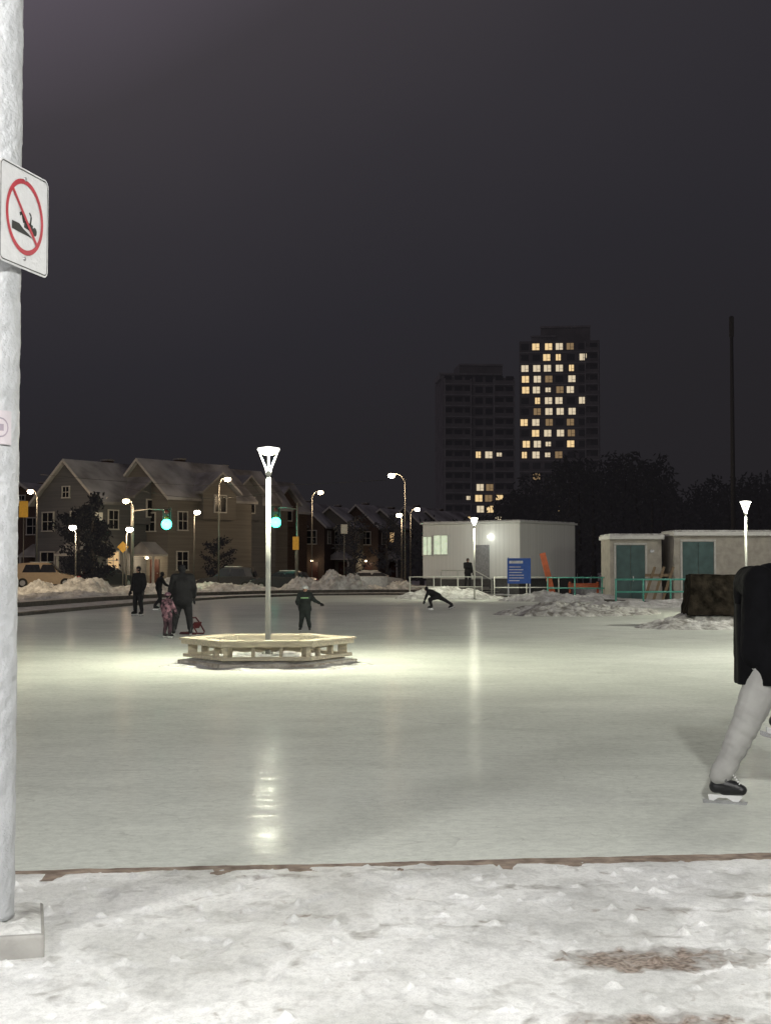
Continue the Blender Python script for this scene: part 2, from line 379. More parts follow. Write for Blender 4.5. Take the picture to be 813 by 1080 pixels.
# ------------------------------------------------------------ pillar + sign
PIL=mat('frosted_white_paint',(.50,.51,.53),.55,var=.10,scale=9,bump=.9,bscale=22,detail=8)
PC=(-1.82,6.37)
t=thing('white_pillar','thick white painted pillar with bumpy frost on concrete footing','pillar',(PC[0],PC[1],0))
m=MB(); rings=[]
N_=80
for j in range(260):
    z=.15+j*.0186; rg=[]
    for i in range(N_):
        a=2*math.pi*i/N_; q=Vector((math.cos(a)*1.3,math.sin(a)*1.3,z*4)); 
        c=noise.noise(q*2.2+Vector((5,0,0))); bb=.003*max(0,min(1,(c-.05)*14))*1.0+.0016*noise.noise(q*9)+.004*max(0,noise.noise(q*6)-.3)
        r=.17+bb; rg.append(m.bm.verts.new((r*math.cos(a),r*math.sin(a),z)))
    rings.append(rg)
m.skin(rings,m.mi(PIL)); m.obj('shaft',t)
m=MB(); m.box((0,0,.065),(.60,.60,.13),CON,bevel=.012); fo=m.obj('footing',t,rz=R(14))
m=MB(); rr=[]
for j in range(20):
    tt=1-j/19; s=.285*tt; ring=[]
    for i in range(72):
        a=2*math.pi*i/72; k=1/max(abs(math.cos(a)),abs(math.sin(a))); 
        p=Vector((s*k*math.cos(a),s*k*math.sin(a),0)); z=.131+.008*(1-tt**4)+.045*max(0,noise.noise(Vector((p.x*11,p.y*11,4))))*(1-tt**8)+.05*max(0,tt-.45)*(1-tt)*2; p.z=z
        ring.append(m.bm.verts.new(p))
    rr.append(ring)
m.skin(rr,m.mi(SNOW),cap=False); m.obj('snow_cap',t,rz=R(14))
STK=mat('pale_sticker',(.56,.51,.54),.4,var=.05); PUR=mat('purple_grey_ink',(.34,.29,.34),.5)
def wrap(m,a0,a1,z0,z1,r,mt,n=8):
    for i in range(n):
        p=a0+(a1-a0)*i/n;q=a0+(a1-a0)*(i+1)/n
        m.face([(r*math.cos(p),r*math.sin(p),z0),(r*math.cos(q),r*math.sin(q),z0),(r*math.cos(q),r*math.sin(q),z1),(r*math.cos(p),r*math.sin(p),z1)],mt)
m=MB(); RS=.180
wrap(m,R(-84),R(-26),2.24,2.39,RS,STK,14)
for k in range(16):
    a=k*math.pi/8; a2=(k+1)*math.pi/8
    def P(a,r): ang=R(-46)+r*math.cos(a)/RS; return ((RS+.001)*math.cos(ang),(RS+.001)*math.sin(ang),2.315+r*math.sin(a))
    m.face([P(a,.045),P(a2,.045),P(a2,.038),P(a,.038)],PUR)
wrap(m,R(-50),R(-40),2.30,2.33,RS+.001,PUR,4)
m.obj('sticker',t)
WS=mat('white_sign_sheet',(.66,.66,.67),.35,var=.04,scale=20,bump=.15,bscale=60); BK=mat('black_ink',(.012,.012,.012),.5); RD=mat('red_ink',(.45,.03,.05),.45,var=.1)
STL=mat('galvanised_steel',(.4,.4,.42),.4,.7,var=.15,scale=20)
p0=Vector((-1.675,6.12,0)); p1=Vector((-1.565,6.55,0)); d=(p1-p0).normalized(); wd=(p1-p0).length
s=thing('prohibition_sign','square white sign, red barred circle over black figure','sign',((p0.x+p1.x)/2,(p0.y+p1.y)/2,3.262),math.atan2(d.y,d.x))
def rr_(w_,h_,r,y,n=6):
    pts=[]
    for cx,cz,a0 in ((w_/2-r,h_/2-r,0),(-w_/2+r,h_/2-r,90),(-w_/2+r,-h_/2+r,180),(w_/2-r,-h_/2+r,270)):
        for k in range(n+1): a=R(a0+90*k/n); pts.append((cx+r*math.cos(a),y,cz+r*math.sin(a)))
    return pts
hh=.455
m=MB(); m.prism(rr_(wd,hh,.035,0),(0,.003,0),WS); m.obj('panel',s)
m=MB(); o1=rr_(wd-.016,hh-.016,.028,-.001); i1=rr_(wd-.026,hh-.026,.022,-.001)
for k in range(len(o1)): m.face([o1[k],o1[(k+1)%len(o1)],i1[(k+1)%len(o1)],i1[k]],BK)
m.obj('border',s)
m=MB()
for k in range(48):
    a=2*math.pi*k/48;b2=2*math.pi*(k+1)/48; q=lambda a,r:(r*math.cos(a),-.0026,.008+r*math.sin(a))
    m.face([q(a,.170),q(b2,.170),q(b2,.148),q(a,.148)],RD)
v=Vector((.72,0,-.69)); n_=Vector((.69,0,.72)); o_=Vector((0,-.0036,.008))
m.face([o_-v*.155-n_*.009,o_+v*.155-n_*.009,o_+v*.155+n_*.009,o_-v*.155+n_*.009],RD)
m.obj('barred_circle',s)
m=MB(); y=-.0016
def disc(cx,cz,r,sx=1): m.face([(cx+sx*r*math.cos(k*math.pi/8),y,cz+r*math.sin(k*math.pi/8)) for k in range(16)],BK)
def bar(x0,z0,x1,z1,t):
    a=Vector((x0,y,z0));b=Vector((x1,y,z1)); n=Vector((-(z1-z0),0,x1-x0)).normalized()*t/2; m.face([a-n,b-n,b+n,a+n],BK)
disc(.092,-.038,.020); bar(.074,-.030,-.005,-.022,.034); bar(-.005,-.018,-.020,.026,.022); bar(-.020,.026,-.045,.012,.015); bar(.05,-.02,.060,.024,.013); bar(.060,.024,.042,.038,.011)
y=-.0021; m.face([(-.115,y,-.030),(-.115,y,-.066),(-.02,y,-.070),(.07,y,-.072),(.03,y,-.058),(-.01,y,-.048),(-.05,y,-.030)],BK)
m.obj('figure_symbol',s)
m=MB(); m.box((0,.03,0),(.05,.055,.36),STL)
for z in (.18,-.18): m.cyl((0,-.006,z),(0,.01,z),.009,.009,STL,8)
m.obj('bracket',s)

# ------------------------------------------------------------ people tools
def capsule(bm,a,b,ra,rb,flat=1,n=14):
    a=Vector(a);b=Vector(b);d=b-a
    if d.length<1e-4: d=Vector((0,0,1e-3)); b=a+d
    dn=d.normalized(); x=Vector((1,0,0)) if abs(dn.x)<.9 else Vector((0,1,0)); u=(x-dn*x.dot(dn)).normalized(); w_=dn.cross(u)
    rings=[]; K=5; seq=[]
    for k in range(K): t=math.pi/2*(1-k/K); seq.append((a-dn*ra*flat*math.sin(t),ra*max(math.cos(t),.03)))
    seq.append((a,ra)); seq.append((b,rb))
    for k in range(1,K+1): t=math.pi/2*k/K; seq.append((b+dn*rb*flat*math.sin(t),rb*max(math.cos(t),.03)))
    for c,r in seq: rings.append([bm.verts.new(c+u*r*math.cos(2*math.pi*k/n)+w_*r*flat*math.sin(2*math.pi*k/n)) for k in range(n)])
    for p,q in zip(rings[:-1],rings[1:]):
        for k in range(n): bm.faces.new((p[k],p[(k+1)%n],q[(k+1)%n],q[k]))
    bm.faces.new(rings[0][::-1]); bm.faces.new(rings[-1])
def blob(name,prims,voxel,smooth=3,disp=0,dscale=.12,wrinkle=None):
    bm=bmesh.new()
    for p in prims: capsule(bm,*p[:5])
    bmesh.ops.recalc_face_normals(bm,faces=bm.faces[:])
    me=bpy.data.meshes.new('tmp'); bm.to_mesh(me); bm.free()
    o=bpy.data.objects.new('tmp',me); COL.objects.link(o)
    r=o.modifiers.new('r','REMESH'); r.mode='VOXEL'; r.voxel_size=voxel; r.use_smooth_shade=True
    s=o.modifiers.new('s','SMOOTH'); s.factor=.6; s.iterations=smooth
    dg=bpy.context.evaluated_depsgraph_get(); nm=bpy.data.meshes.new_from_object(o.evaluated_get(dg))
    bpy.data.objects.remove(o); nm.name=name; nm.materials.clear()
    ms=[]
    for p in prims:
        if p[5] not in ms: ms.append(p[5])
    for x in ms: nm.materials.append(x)
    segs=[(Vector(p[0]),Vector(p[1]),p[2],p[3],ms.index(p[5])) for p in prims]
    if disp:
        nn=[v.normal.copy() for v in nm.vertices]
        for v,n0 in zip(nm.vertices,nn):
            c=v.co; k=noise.noise(c/dscale)+.5*noise.noise(c/dscale*2.3); dv=disp*k
            if wrinkle and c.z<wrinkle: q=Vector((c.x*4,c.y*4,c.z*15+c.x*9)); dv+=.008*noise.noise(q)+.005*noise.noise(q*2.1)
            v.co=c+n0*dv
    if len(ms)>1:
        for f in nm.polygons:
            c=f.center; best=9;bi=0
            for a,b,ra,rb,i in segs:
                ab=b-a; L2=ab.length_squared; t=0 if L2<1e-9 else max(0,min(1,(c-a).dot(ab)/L2)); dd=(c-(a+ab*t)).length-(ra+(rb-ra)*t)
                if dd<best: best=dd;bi=i
            f.material_index=bi; f.use_smooth=True
    ob=bpy.data.objects.new(name,nm); COL.objects.link(ob); return ob
def hand(parent,wr,dr,up,S,mt,side=1,curl=.5,name='glove'):
    wr=Vector(wr);dr=Vector(dr).normalized();up=Vector(up);up=(up-dr*up.dot(dr)).normalized();sd=dr.cross(up)*side
    m=MB()
    rot=Matrix((sd,dr,up)).transposed()
    m.ell(wr+dr*.05*S,(.046*S,.06*S,.022*S),mt,14,10,rot)
    for i,(o_,l) in enumerate(((-.034,.062),(-.012,.072),(.011,.068),(.033,.052))):
        b0=wr+dr*.085*S+sd*o_*S; b1=b0+(dr*.6*l-up*l*.25*curl)*S; b2=b1+(dr*.42*l-up*l*.6*curl)*S
        m.tube([b0-dr*.02*S,b0,b1,b2],[.013*S,.0125*S,.0115*S,.008*S],mt,8)
    t0=wr+dr*.035*S-sd*.04*S; t1=t0+(dr*.025-sd*.025-up*.01)*S; t2=t1+(dr*.028-sd*.008-up*.012)*S
    m.tube([t0+sd*.02*S,t0,t1,t2],[.016*S,.016*S,.013*S,.009*S],mt,8)
    m.lathe(wr-Vector((0,0,0)),[(.01,-.012*S),(.036*S,-.01*S),(.036*S,.01*S),(.01,.012*S)],mt,12)
    return m.obj(name,parent)
SKIN=mat('skin',(.5,.3,.22),.5,var=.08); STEEL=mat('blade_steel',(.6,.6,.62),.25,.9,var=.05); BLKL=mat('black_leather',(.010,.010,.012),.45,var=.2,bump=.15,bscale=60); WPL=mat('white_plastic',(.7,.7,.7),.35,var=.05)
BOOT={}
def skate(parent,ank,fwd,S,det=False):
    ank=Vector(ank);f=Vector(fwd);f.normalize();up=Vector((0,0,1));up=(up-f*up.dot(f)).normalized();rt=f.cross(up)
    P=lambda x,y,z: Vector((x,y,z))*S
    pr=[(P(0,-.01,.08),P(0,-.02,.02),.052*S,.050*S,1,BLKL),(P(0,-.03,-.03),P(0,.03,-.03),.048*S,.046*S,1,BLKL),(P(0,.0,.0),P(0,.12,-.03),.048*S,.042*S,1,BLKL),(P(0,.03,-.045),P(0,.15,-.045),.044*S,.039*S,1,BLKL),(P(0,.035,.07),P(0,.05,.10),.034*S,.030*S,1,BLKL)]
    key=(round(S,3),det)
    if key not in BOOT:
        o=blob('skate_boot',pr,.009*S if det else .016*S,2); BOOT[key]=o.data; bpy.data.objects.remove(o)
    e=bpy.data.objects.new('skate',None); COL.objects.link(e); e.parent=parent
    e.matrix_local=Matrix.Translation(ank)@Matrix((rt,f,up)).transposed().to_4x4()
    o=bpy.data.objects.new('boot',BOOT[key]); COL.objects.link(o); o.parent=e
    m=MB(); rt=Vector((1,0,0))
    side=[(-.085,-.085),(-.075,-.125),(-.045,-.128),(-.01,-.105),(.05,-.105),(.09,-.128),(.13,-.128),(.165,-.085)]
    m.prism([P(-.012,y,z) for y,z in side],rt*.024*S,WPL); m.obj('blade_holder',e)
    m=MB(); side=[(-.125,-.120),(-.12,-.150),(-.09,-.158),(.15,-.158),(.185,-.148),(.195,-.125)]
    m.prism([P(-.003,y,z) for y,z in side],rt*.006*S,STEEL); m.obj('blade',e)
    if det:
        m=MB()
        for k in range(6):
            t=k/5; c=P(0,.088+.05*t,.075-.075*t); m.cyl(c-rt*.03*S,c+rt*.03*S,.005,.005,WPL,6); 
        m.obj('lace',e)
        m=MB(); m.box(P(0,.02,.04),(.108*S,.075*S,.022*S),mat('grey_strap',(.15,.15,.15),.5),Matrix.Rotation(-.5,3,'X'),.004); m.obj('strap',e)
    return e
def person(label,loc,yaw,S,jk,pn,head,J={},skates=True,hat=None,group=None,glove=None,voxel=.026,disp=.006,fat=1,boots=None,hem=False):
    sk=.155 if skates else .09
    j=dict(head=(0,.02,1.60),neck=(0,0,1.44),chest=(0,0,1.27),waist=(0,0,1.02),pelvis=(0,0,.92),
      shL=(-.18,0,1.39),elL=(-.26,-.02,1.12),wrL=(-.27,.08,.9),shR=(.18,0,1.39),elR=(.26,-.02,1.12),wrR=(.27,.08,.9),
      hiL=(-.09,0,.9),knL=(-.12,.05,.5),anL=(-.14,0,sk),hiR=(.09,0,.9),knR=(.12,.05,.5),anR=(.14,0,sk),fL=(-.15,1,0),fR=(.15,1,0))
    j.update(J); V={k:Vector(v)*(S if k[0]!='f' else 1) for k,v in j.items()}
    F=fat
    pr=[]
    A=lambda a,b,ra,rb,fl,mt: pr.append((a,b,ra*S*F,rb*S*F,fl,mt))
    A(V['neck'],V['head'],.06/F,.06/F,1,SKIN if hat is None else hat)
    hd=V['head']; H_=lambda x,y,z: hd+Vector((x,y,z))*S
    pr.append((H_(0,-.008,.035),H_(0,0,0),.088*S,.085*S,1,head)); pr.append((H_(0,.012,0),H_(0,.02,-.06),.078*S,.055*S,1,SKIN))
    pr.append((H_(0,.085,-.005),H_(0,.105,-.03),.012*S,.016*S,1,SKIN))
    for q in (-1,1): pr.append((H_(q*.085,0,.0),H_(q*.085,0,-.03),.018*S,.014*S,1,head))
    A(V['neck']-Vector((0,0,.03)),V['chest'],.10,.185,.72,jk); A(V['chest'],V['waist'],.185,.175,.74,jk); A(V['waist'],V['pelvis'],.175,.18,.76,jk)
    if hem: A(V['pelvis'],V['pelvis']-Vector((0,0,.06))*S,.19,.2,.78,jk)
    for s_ in 'LR':
        A(V['neck']-Vector((0,0,.06))*S,V['sh'+s_],.08,.085,1,jk)
        A(V['sh'+s_],V['el'+s_],.082,.062,1,jk); A(V['el'+s_],V['wr'+s_],.062,.045,1,jk)
        A(V['hi'+s_],V['kn'+s_],.105,.075,1,pn); A(V['kn'+s_],V['an'+s_]+Vector((0,0,.04))*S,.072,.056,1,pn)
        if not skates:
            f=V['f'+s_].normalized(); a=V['an'+s_]; A(a,a-Vector((0,0,.04))*S,.05,.045,1,boots or BLKL); A(a-Vector((0,0,.045))*S,a-Vector((0,0,.05))*S+f*.15*S,.042,.038,1,boots or BLKL)
    o=blob('person',pr,voxel*S,2,disp,.09)
    o.location=loc; o.rotation_euler=(0,0,yaw)
    tag(o,label,'person',group)
    g=glove or BLKL
    for s_,q in (('L',-1),('R',1)):
        d=(V['wr'+s_]-V['el'+s_]); hand(o,V['wr'+s_]+d.normalized()*.035*S,d,(-q*1.0,0.1,.3) ,S*1.1,g,q)
        if skates: skate(o,V['an'+s_],V['f'+s_],S)
    EY=mat('dark_eye',(.02,.015,.012),.2)
    for q in (-1,1): MB().ell(H_(q*.032,.088,.012),(.011*S,.006*S,.008*S),EY,8,6).obj('eye',o)
    MB().ell(H_(0,.078,-.062),(.024*S,.008*S,.006*S),mat('lips',(.35,.12,.1),.5),10,6).obj('mouth',o)
    return o
def helmet(o,V,S,mt):
    m=MB(); rr=[]
    for k in range(9):
        t=k/8*math.pi/2*1.12; r=.118*S*math.sin(t)+.002; z=.118*S*math.cos(t)
        rr.append([m.bm.verts.new(Vector(V)*S+Vector((r*math.cos(a*math.pi/10),r*1.12*math.sin(a*math.pi/10),z+.02*S))) for a in range(20)])
    m.skin(rr,m.mi(mt),cap=False); h=m.obj('helmet',o); sd=h.modifiers.new('t','SOLIDIFY'); sd.thickness=.012*S; return h

DK=mat('black_parka',(.014,.014,.017),.85,var=.25,bump=.4,bscale=18); DN=mat('dark_trousers',(.02,.02,.024),.85,var=.2,bump=.3); KN=mat('dark_knit_hat',(.016,.016,.02),.9,var=.2)
GR=mat('dark_green_black_snowsuit',(.022,.030,.028),.8,var=.3,bump=.3); 
PK=mat('pink_patterned_jacket',(.34,.18,.22),.8,scale=15,col2=(.03,.015,.025),detail=1); PD=mat('dark_plum_snow_trousers',(.09,.045,.06),.8,scale=12,col2=(.02,.012,.02))
WH=mat('white_helmet_shell',(.6,.62,.6),.3,var=.05)
person('adult in black parka standing behind a small child',(X(193,34.5),34.5,.012),R(8),1.03,DK,DN,KN,
  J=dict(elL=(-.27,.05,1.12),wrL=(-.3,.18,.92),elR=(.27,.02,1.12),wrR=(.27,.16,.94),anL=(-.2,0,.155),knL=(-.15,.05,.5),anR=(.19,0,.155),knR=(.15,.06,.52),head=(-.01,.06,1.58)),hat=KN,fat=1.24,hem=True)
o=person('small child in pink patterned jacket and plum trousers beside an adult',(X(177,33.8),33.8,.012),R(-40),.63,PK,PD,KN,J=dict(wrR=(.3,.2,.95),elR=(.27,.1,1.14)),hat=PK,fat=1.18,hem=True)
helmet(o,(0,.02,1.60),.63,mat('plum_helmet',(.16,.08,.11),.4))
person('person in dark parka standing on the ice',(X(147,49),49,.012),R(150),1.0,DK,DN,KN,hat=KN,fat=1.15,hem=True)
person('person in dark clothes skating with bent knees',(X(168,56),56,.012),R(-60),.93,DK,DN,KN,J=dict(head=(0,.16,1.5),neck=(0,.1,1.36),chest=(0,.06,1.2),shL=(-.18,.08,1.3),shR=(.18,.08,1.3),elL=(-.27,0,1.1),elR=(.28,.18,1.08),wrL=(-.3,.15,.95),wrR=(.3,.35,1.0),knL=(-.12,.12,.52),anL=(-.16,.18,.155),anR=(.16,-.22,.155),knR=(.12,.02,.5)),hat=KN)
o=person('child in dark green-black snowsuit and pale helmet, one arm out',(X(322,37),37,.012),R(178),.70,GR,GR,SKIN,
  J=dict(elL=(-.36,.08,1.17),wrL=(-.54,.16,1.08),elR=(.29,.06,1.12),wrR=(.24,.24,1.02),anL=(-.17,.02,.155),anR=(.17,.0,.155)),fat=1.28,hem=True)
helmet(o,(0,.02,1.60),.70,WH)
MB().box((0,.185*.7,1.27*.7),(.2,.012,.03),mat('lime_reflective_trim',(.3,.55,.25),.4)).obj('jacket_stripe',o)
person('child in dark clothes lunging low on the ice',(X(460,56.6),56.6,.012),R(80),.85,DK,DN,KN,
  J=dict(head=(.05,.48,.96),neck=(0,.36,.88),chest=(0,.24,.78),waist=(0,.02,.68),pelvis=(0,-.08,.62),shL=(-.17,.32,.86),shR=(.17,.32,.86),elL=(-.28,.42,.66),wrL=(-.3,.5,.45),elR=(.30,.2,.7),wrR=(.4,.1,.6),
   hiL=(-.09,-.08,.6),hiR=(.09,-.08,.6),knL=(-.12,.3,.48),anL=(-.12,.22,.155),knR=(.12,-.42,.42),anR=(.14,-.70,.2),fR=(.1,.9,-.3)),hat=KN,fat=1.2)
person('person in dark coat standing on trailer landing',(X(493,81),81,.52),R(200),.98,DK,DN,KN,J=dict(elR=(.24,.12,1.15),wrR=(.1,.28,1.2)),skates=False,hat=KN,hem=True,fat=1.1)

# ---- skater close by
SJ=mat('black_jacket_cloth',(.0045,.0045,.006),.9,var=.3,scale=5,bump=.6,bscale=10,spec=.15); SP=mat('pale_grey_joggers',(.38,.375,.36),.9,var=.10,scale=5,bump=.5,bscale=7,bdist=.02)
Dk=10.35; bx=2.86
v=Vector
pr=[]
A=lambda a,b,ra,rb,fl,mt: pr.append((v(a),v(b),ra,rb,fl,mt))
A((.12,.0,1.62),(.2,0,1.80),.06,.062,1,SKIN); A((.2,0,1.86),(.21,0,1.80),.10,.095,1,SKIN); A((.24,0,1.80),(.27,0,1.76),.07,.05,1,SKIN); A((.305,0,1.80),(.325,0,1.785),.012,.016,1,SKIN)
for q in (-1,1): A((.2,q*.095,1.82),(.2,q*.095,1.78),.018,.014,1,SKIN)
A((-.05,0,1.52),(-.10,0,1.28),.20,.205,1,SJ); A((-.10,0,1.28),(-.10,0,1.10),.205,.205,1,SJ); A((-.10,0,1.10),(-.10,0,1.02),.208,.212,1,SJ); A((.06,0,1.62),(-.04,0,1.5),.12,.2,1,SJ)
A((-.02,-.19,1.55),(-.02,.19,1.55),.11,.11,1,SJ)
A((-.18,-.12,1.57),(-.18,.12,1.57),.125,.125,1,SJ); A((-.18,-.12,1.58),(-.19,-.1,1.05),.12,.125,1,SJ); A((-.18,.12,1.58),(-.19,.1,1.05),.12,.125,1,SJ)
A((.0,-.24,1.52),(.14,-.30,1.22),.088,.068,1,SJ);A((.14,-.30,1.22),(.38,-.26,1.12),.066,.046,1,SJ)
A((.0,.24,1.52),(-.06,.34,1.25),.088,.068,1,SJ);A((-.06,.34,1.25),(.1,.36,1.02),.066,.046,1,SJ)
A((-.12,-.09,.95),(-.28,-.12,.58),.145,.108,1,SP); A((-.28,-.12,.58),(-.455,-.13,.225),.108,.078,1,SP); A((-.455,-.13,.235),(-.478,-.13,.20),.082,.078,1,SP)
A((-.04,.1,.93),(.34,.13,.90),.13,.10,1,SP); A((.34,.13,.90),(.04,.13,.66),.095,.07,1,SP)
o=blob('person',pr,.012,3,.005,.12,wrinkle=.9); o.location=(bx,Dk,.012)
tag(o,'skater in black jacket, pale grey joggers and black skates','person')
skate(o,(-.475,-.13,.150),(.93,-.36,.0),1.0,True); skate(o,(.03,.13,.58),(1,.05,-.25),1.0,True)
m=MB(); rr=[]
for z,rx_,ry_,cx_ in ((1.42,.205,.20,-.115),(1.25,.215,.22,-.11),(1.08,.220,.235,-.105),(.95,.226,.245,-.10),(.86,.232,.25,-.095),(.845,.228,.246,-.095),(.86,.215,.23,-.095),(.95,.20,.21,-.10)):
    ring=[]
    for k in range(64):
        a=k*math.pi/32; fo=.010*math.sin(a*7+z*2)*(1 if z<1.2 else .3)+.012*noise.noise(Vector((math.cos(a)*3,math.sin(a)*3,z*5)))
        ring.append(m.bm.verts.new((cx_+(rx_+fo)*math.cos(a),(ry_+fo)*math.sin(a),z+.008*noise.noise(Vector((math.cos(a)*2,math.sin(a)*2,3))))))
    rr.append(ring)
m.skin(rr,m.mi(SJ),cap=False); m.obj('jacket_hem',o)
hand(o,(.42,-.255,1.11),(1,.1,-.3),(0,.3,1),1.1,BLKL,1); hand(o,(.14,.362,.98),(.5,0,-.8),(1,0,.5),1.1,BLKL,-1)
for q in (-1,1): MB().ell((.30,q*.033,1.815),(.006,.012,.008),mat('dark_eye',(0,0,0)),8,6).obj('eye',o)
MB().ell((.312,0,1.755),(.008,.026,.006),mat('lips',(0,0,0)),8,6).obj('mouth',o)
m=MB(); m.ell((.185,0,1.875),(.112,.108,.095),KN,20,12); m.obj('hat',o)

RED=mat('red_plastic',(.10,.012,.015),.6,var=.1)
m=MB(); 
for q in (-.16,.16): m.tube([(q,.25,.03),(q,-.25,.03),(q,-.27,.08),(q,-.1,.32),(q,.0,.42)],[.02]*5,RED,8)
m.cyl((-.16,0,.42),(.16,0,.42),.02,.02,RED,8); m.cyl((-.16,.22,.05),(.16,.22,.05),.02,.02,RED,8); m.box((0,-.15,.24),(.30,.03,.18),RED,Matrix.Rotation(.5,3,'X'),.01)
o=m.obj('skating_aid',loc=(X(203,35.6),35.6,.012),rz=R(60)); tag(o,'red plastic skating aid frame beside an adult','skating aid')

# ------------------------------------------------------------ stone block by skater
RK=mat('dark_brown_stone',(.035,.028,.021),.95,var=.4,scale=4,bump=.9,bscale=10,detail=8,spec=.1)
m=MB(); 
bm=m.bm; m.box((0,0,0),(1.65,1.0,1.15),RK); bmesh.ops.subdivide_edges(bm,edges=bm.edges[:],cuts=12,use_grid_fill=True)
for q in bm.verts:
    n0=noise.noise(q.co*1.6)*.10+noise.noise(q.co*5)*.06+noise.noise(q.co*11)*.03; c=q.co.copy(); q.co=c*(1+n0*.7)
    q.co.x*=(1-.10*(c.z+.5)); q.co.z+=.01
o=m.obj('stone_block',loc=(X(752,41),41,.90)); tag(o,'dark brown rough stone block on a snow heap','stone block')
mound(X(748,41),41,1.6,1.2,.38,31,DL,DSNOW)

# ------------------------------------------------------------ towers
HAZE_GLOW=(.75,.68,.78)  # haze colour, put into far materials as a faint glow of their own
TW=mat('dark_tower_wall',(.12,.115,.115),.8,var=.2,scale=.3,emit=HAZE_GLOW,estr=.0095); TS=mat('pale_balcony_slab',(.18,.175,.175),.8,var=.2,scale=.5,emit=HAZE_GLOW,estr=.011); GLT=mat('dark_glass_haze_glow',(.02,.022,.028),.3,var=.2,emit=HAZE_GLOW,estr=.0085); GL=mat('dark_glass',(.02,.022,.028),.15,var=.2)  # tower surfaces emit a little haze colour to sit nearer the sky
LW=[mat('warm_lit_window',(.9,.7,.4),.6,emit=(1,.72,.36),estr=.85,scale=1.2,var=.1),mat('pale_lit_window',(.9,.8,.6),.6,emit=(1,.84,.58),estr=.65),mat('dim_lit_window',(.6,.5,.3),.6,emit=(.9,.6,.3),estr=.22)]
def winmesh(w_,h_,mt,fr):
    m=MB(); m.box((-w_/4-.03,0,0),(w_/2-.06,.05,h_),mt); m.box((w_/4+.03,0,0),(w_/2-.06,.05,h_),mt); m.box((w_/4+.03,-.03,-h_*.12),(w_/2-.06,.03,.08),fr)
    o=m.obj('window'); me=o.data; bpy.data.objects.remove(o); return me
WM=[winmesh(1.9,1.8,x,TW) for x in LW]+[winmesh(1.3,1.7,LW[0],TW),winmesh(1.4,1.2,LW[1],TW)]
def tower(x,y,wd,dp,H,rz,label,lit,crown,slabs):
    t=thing('apartment_tower',label,'apartment building',(x,y,0),rz)
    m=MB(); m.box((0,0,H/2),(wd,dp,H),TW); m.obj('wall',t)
    m=MB(); nf=int(H/3)
    for f in range(nf):
        z=1+3*f
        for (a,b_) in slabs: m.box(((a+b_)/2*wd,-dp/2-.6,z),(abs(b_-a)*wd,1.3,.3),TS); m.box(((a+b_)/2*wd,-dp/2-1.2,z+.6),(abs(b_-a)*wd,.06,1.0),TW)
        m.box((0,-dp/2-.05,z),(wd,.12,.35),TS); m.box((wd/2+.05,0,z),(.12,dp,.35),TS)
    for (a,b_) in slabs:
        for e_ in (a,b_): m.box((e_*wd,-dp/2-.6,H/2),(.3,1.25,H-1),TS)
    m.obj('balcony',t,kind='stuff')
    m=MB()
    cols=[-.43+.143*i for i in range(7)]
    for f in range(nf):
        for i,c in enumerate(cols):
            if (i,f) in lit: continue
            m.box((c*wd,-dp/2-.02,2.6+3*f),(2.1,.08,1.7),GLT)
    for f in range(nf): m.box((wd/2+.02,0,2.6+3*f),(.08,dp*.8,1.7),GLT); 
    m.obj('window',t,kind='stuff')
    rq=random.Random(2)
    for (i,f),k in lit.items():
        o=bpy.data.objects.new('window',WM[k if rq.random()<.8 or k==2 else rq.choice([3,4])]); COL.objects.link(o); o.parent=t; o.location=(cols[i]*wd+rq.uniform(-.3,.3),-dp/2-.06,2.6+3*f)
    m=MB()
    for (cx,cw,h) in crown: m.box((cx*wd,0,H+h/2),(cw*wd,dp*.7,h),TS if h<4 else TW); m.box((cx*wd,-dp*.36,H+h-.3),(cw*wd+.4,.3,.5),TS)
    m.obj('roof',t); return t
rnd=random.Random(4)
lit={}
for f in range(10,21):
    for i in range(0,6):
        pr_=(.8,.85,.85,.75,.6,.28)[i]
        if rnd.random()<pr_ and not (i==0 and f>18): lit[(i,f)]=rnd.choice([0,0,1,1,2]) if i<4 else rnd.choice([0,1,2,2])
lit[(5,19)]=1; lit[(3,5)]=2; lit[(1,8)]=2
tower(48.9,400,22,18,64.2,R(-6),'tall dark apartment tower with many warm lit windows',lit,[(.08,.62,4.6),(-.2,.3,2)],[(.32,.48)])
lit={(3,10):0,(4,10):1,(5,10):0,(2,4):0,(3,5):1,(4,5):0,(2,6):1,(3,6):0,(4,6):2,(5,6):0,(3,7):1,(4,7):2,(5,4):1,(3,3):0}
tower(25,400,20,18,54.0,R(5),'dark apartment tower with few lit windows',lit,[(.05,.6,4.2),(-.1,.85,1.6)],[(-.48,-.12),(.2,.48)])

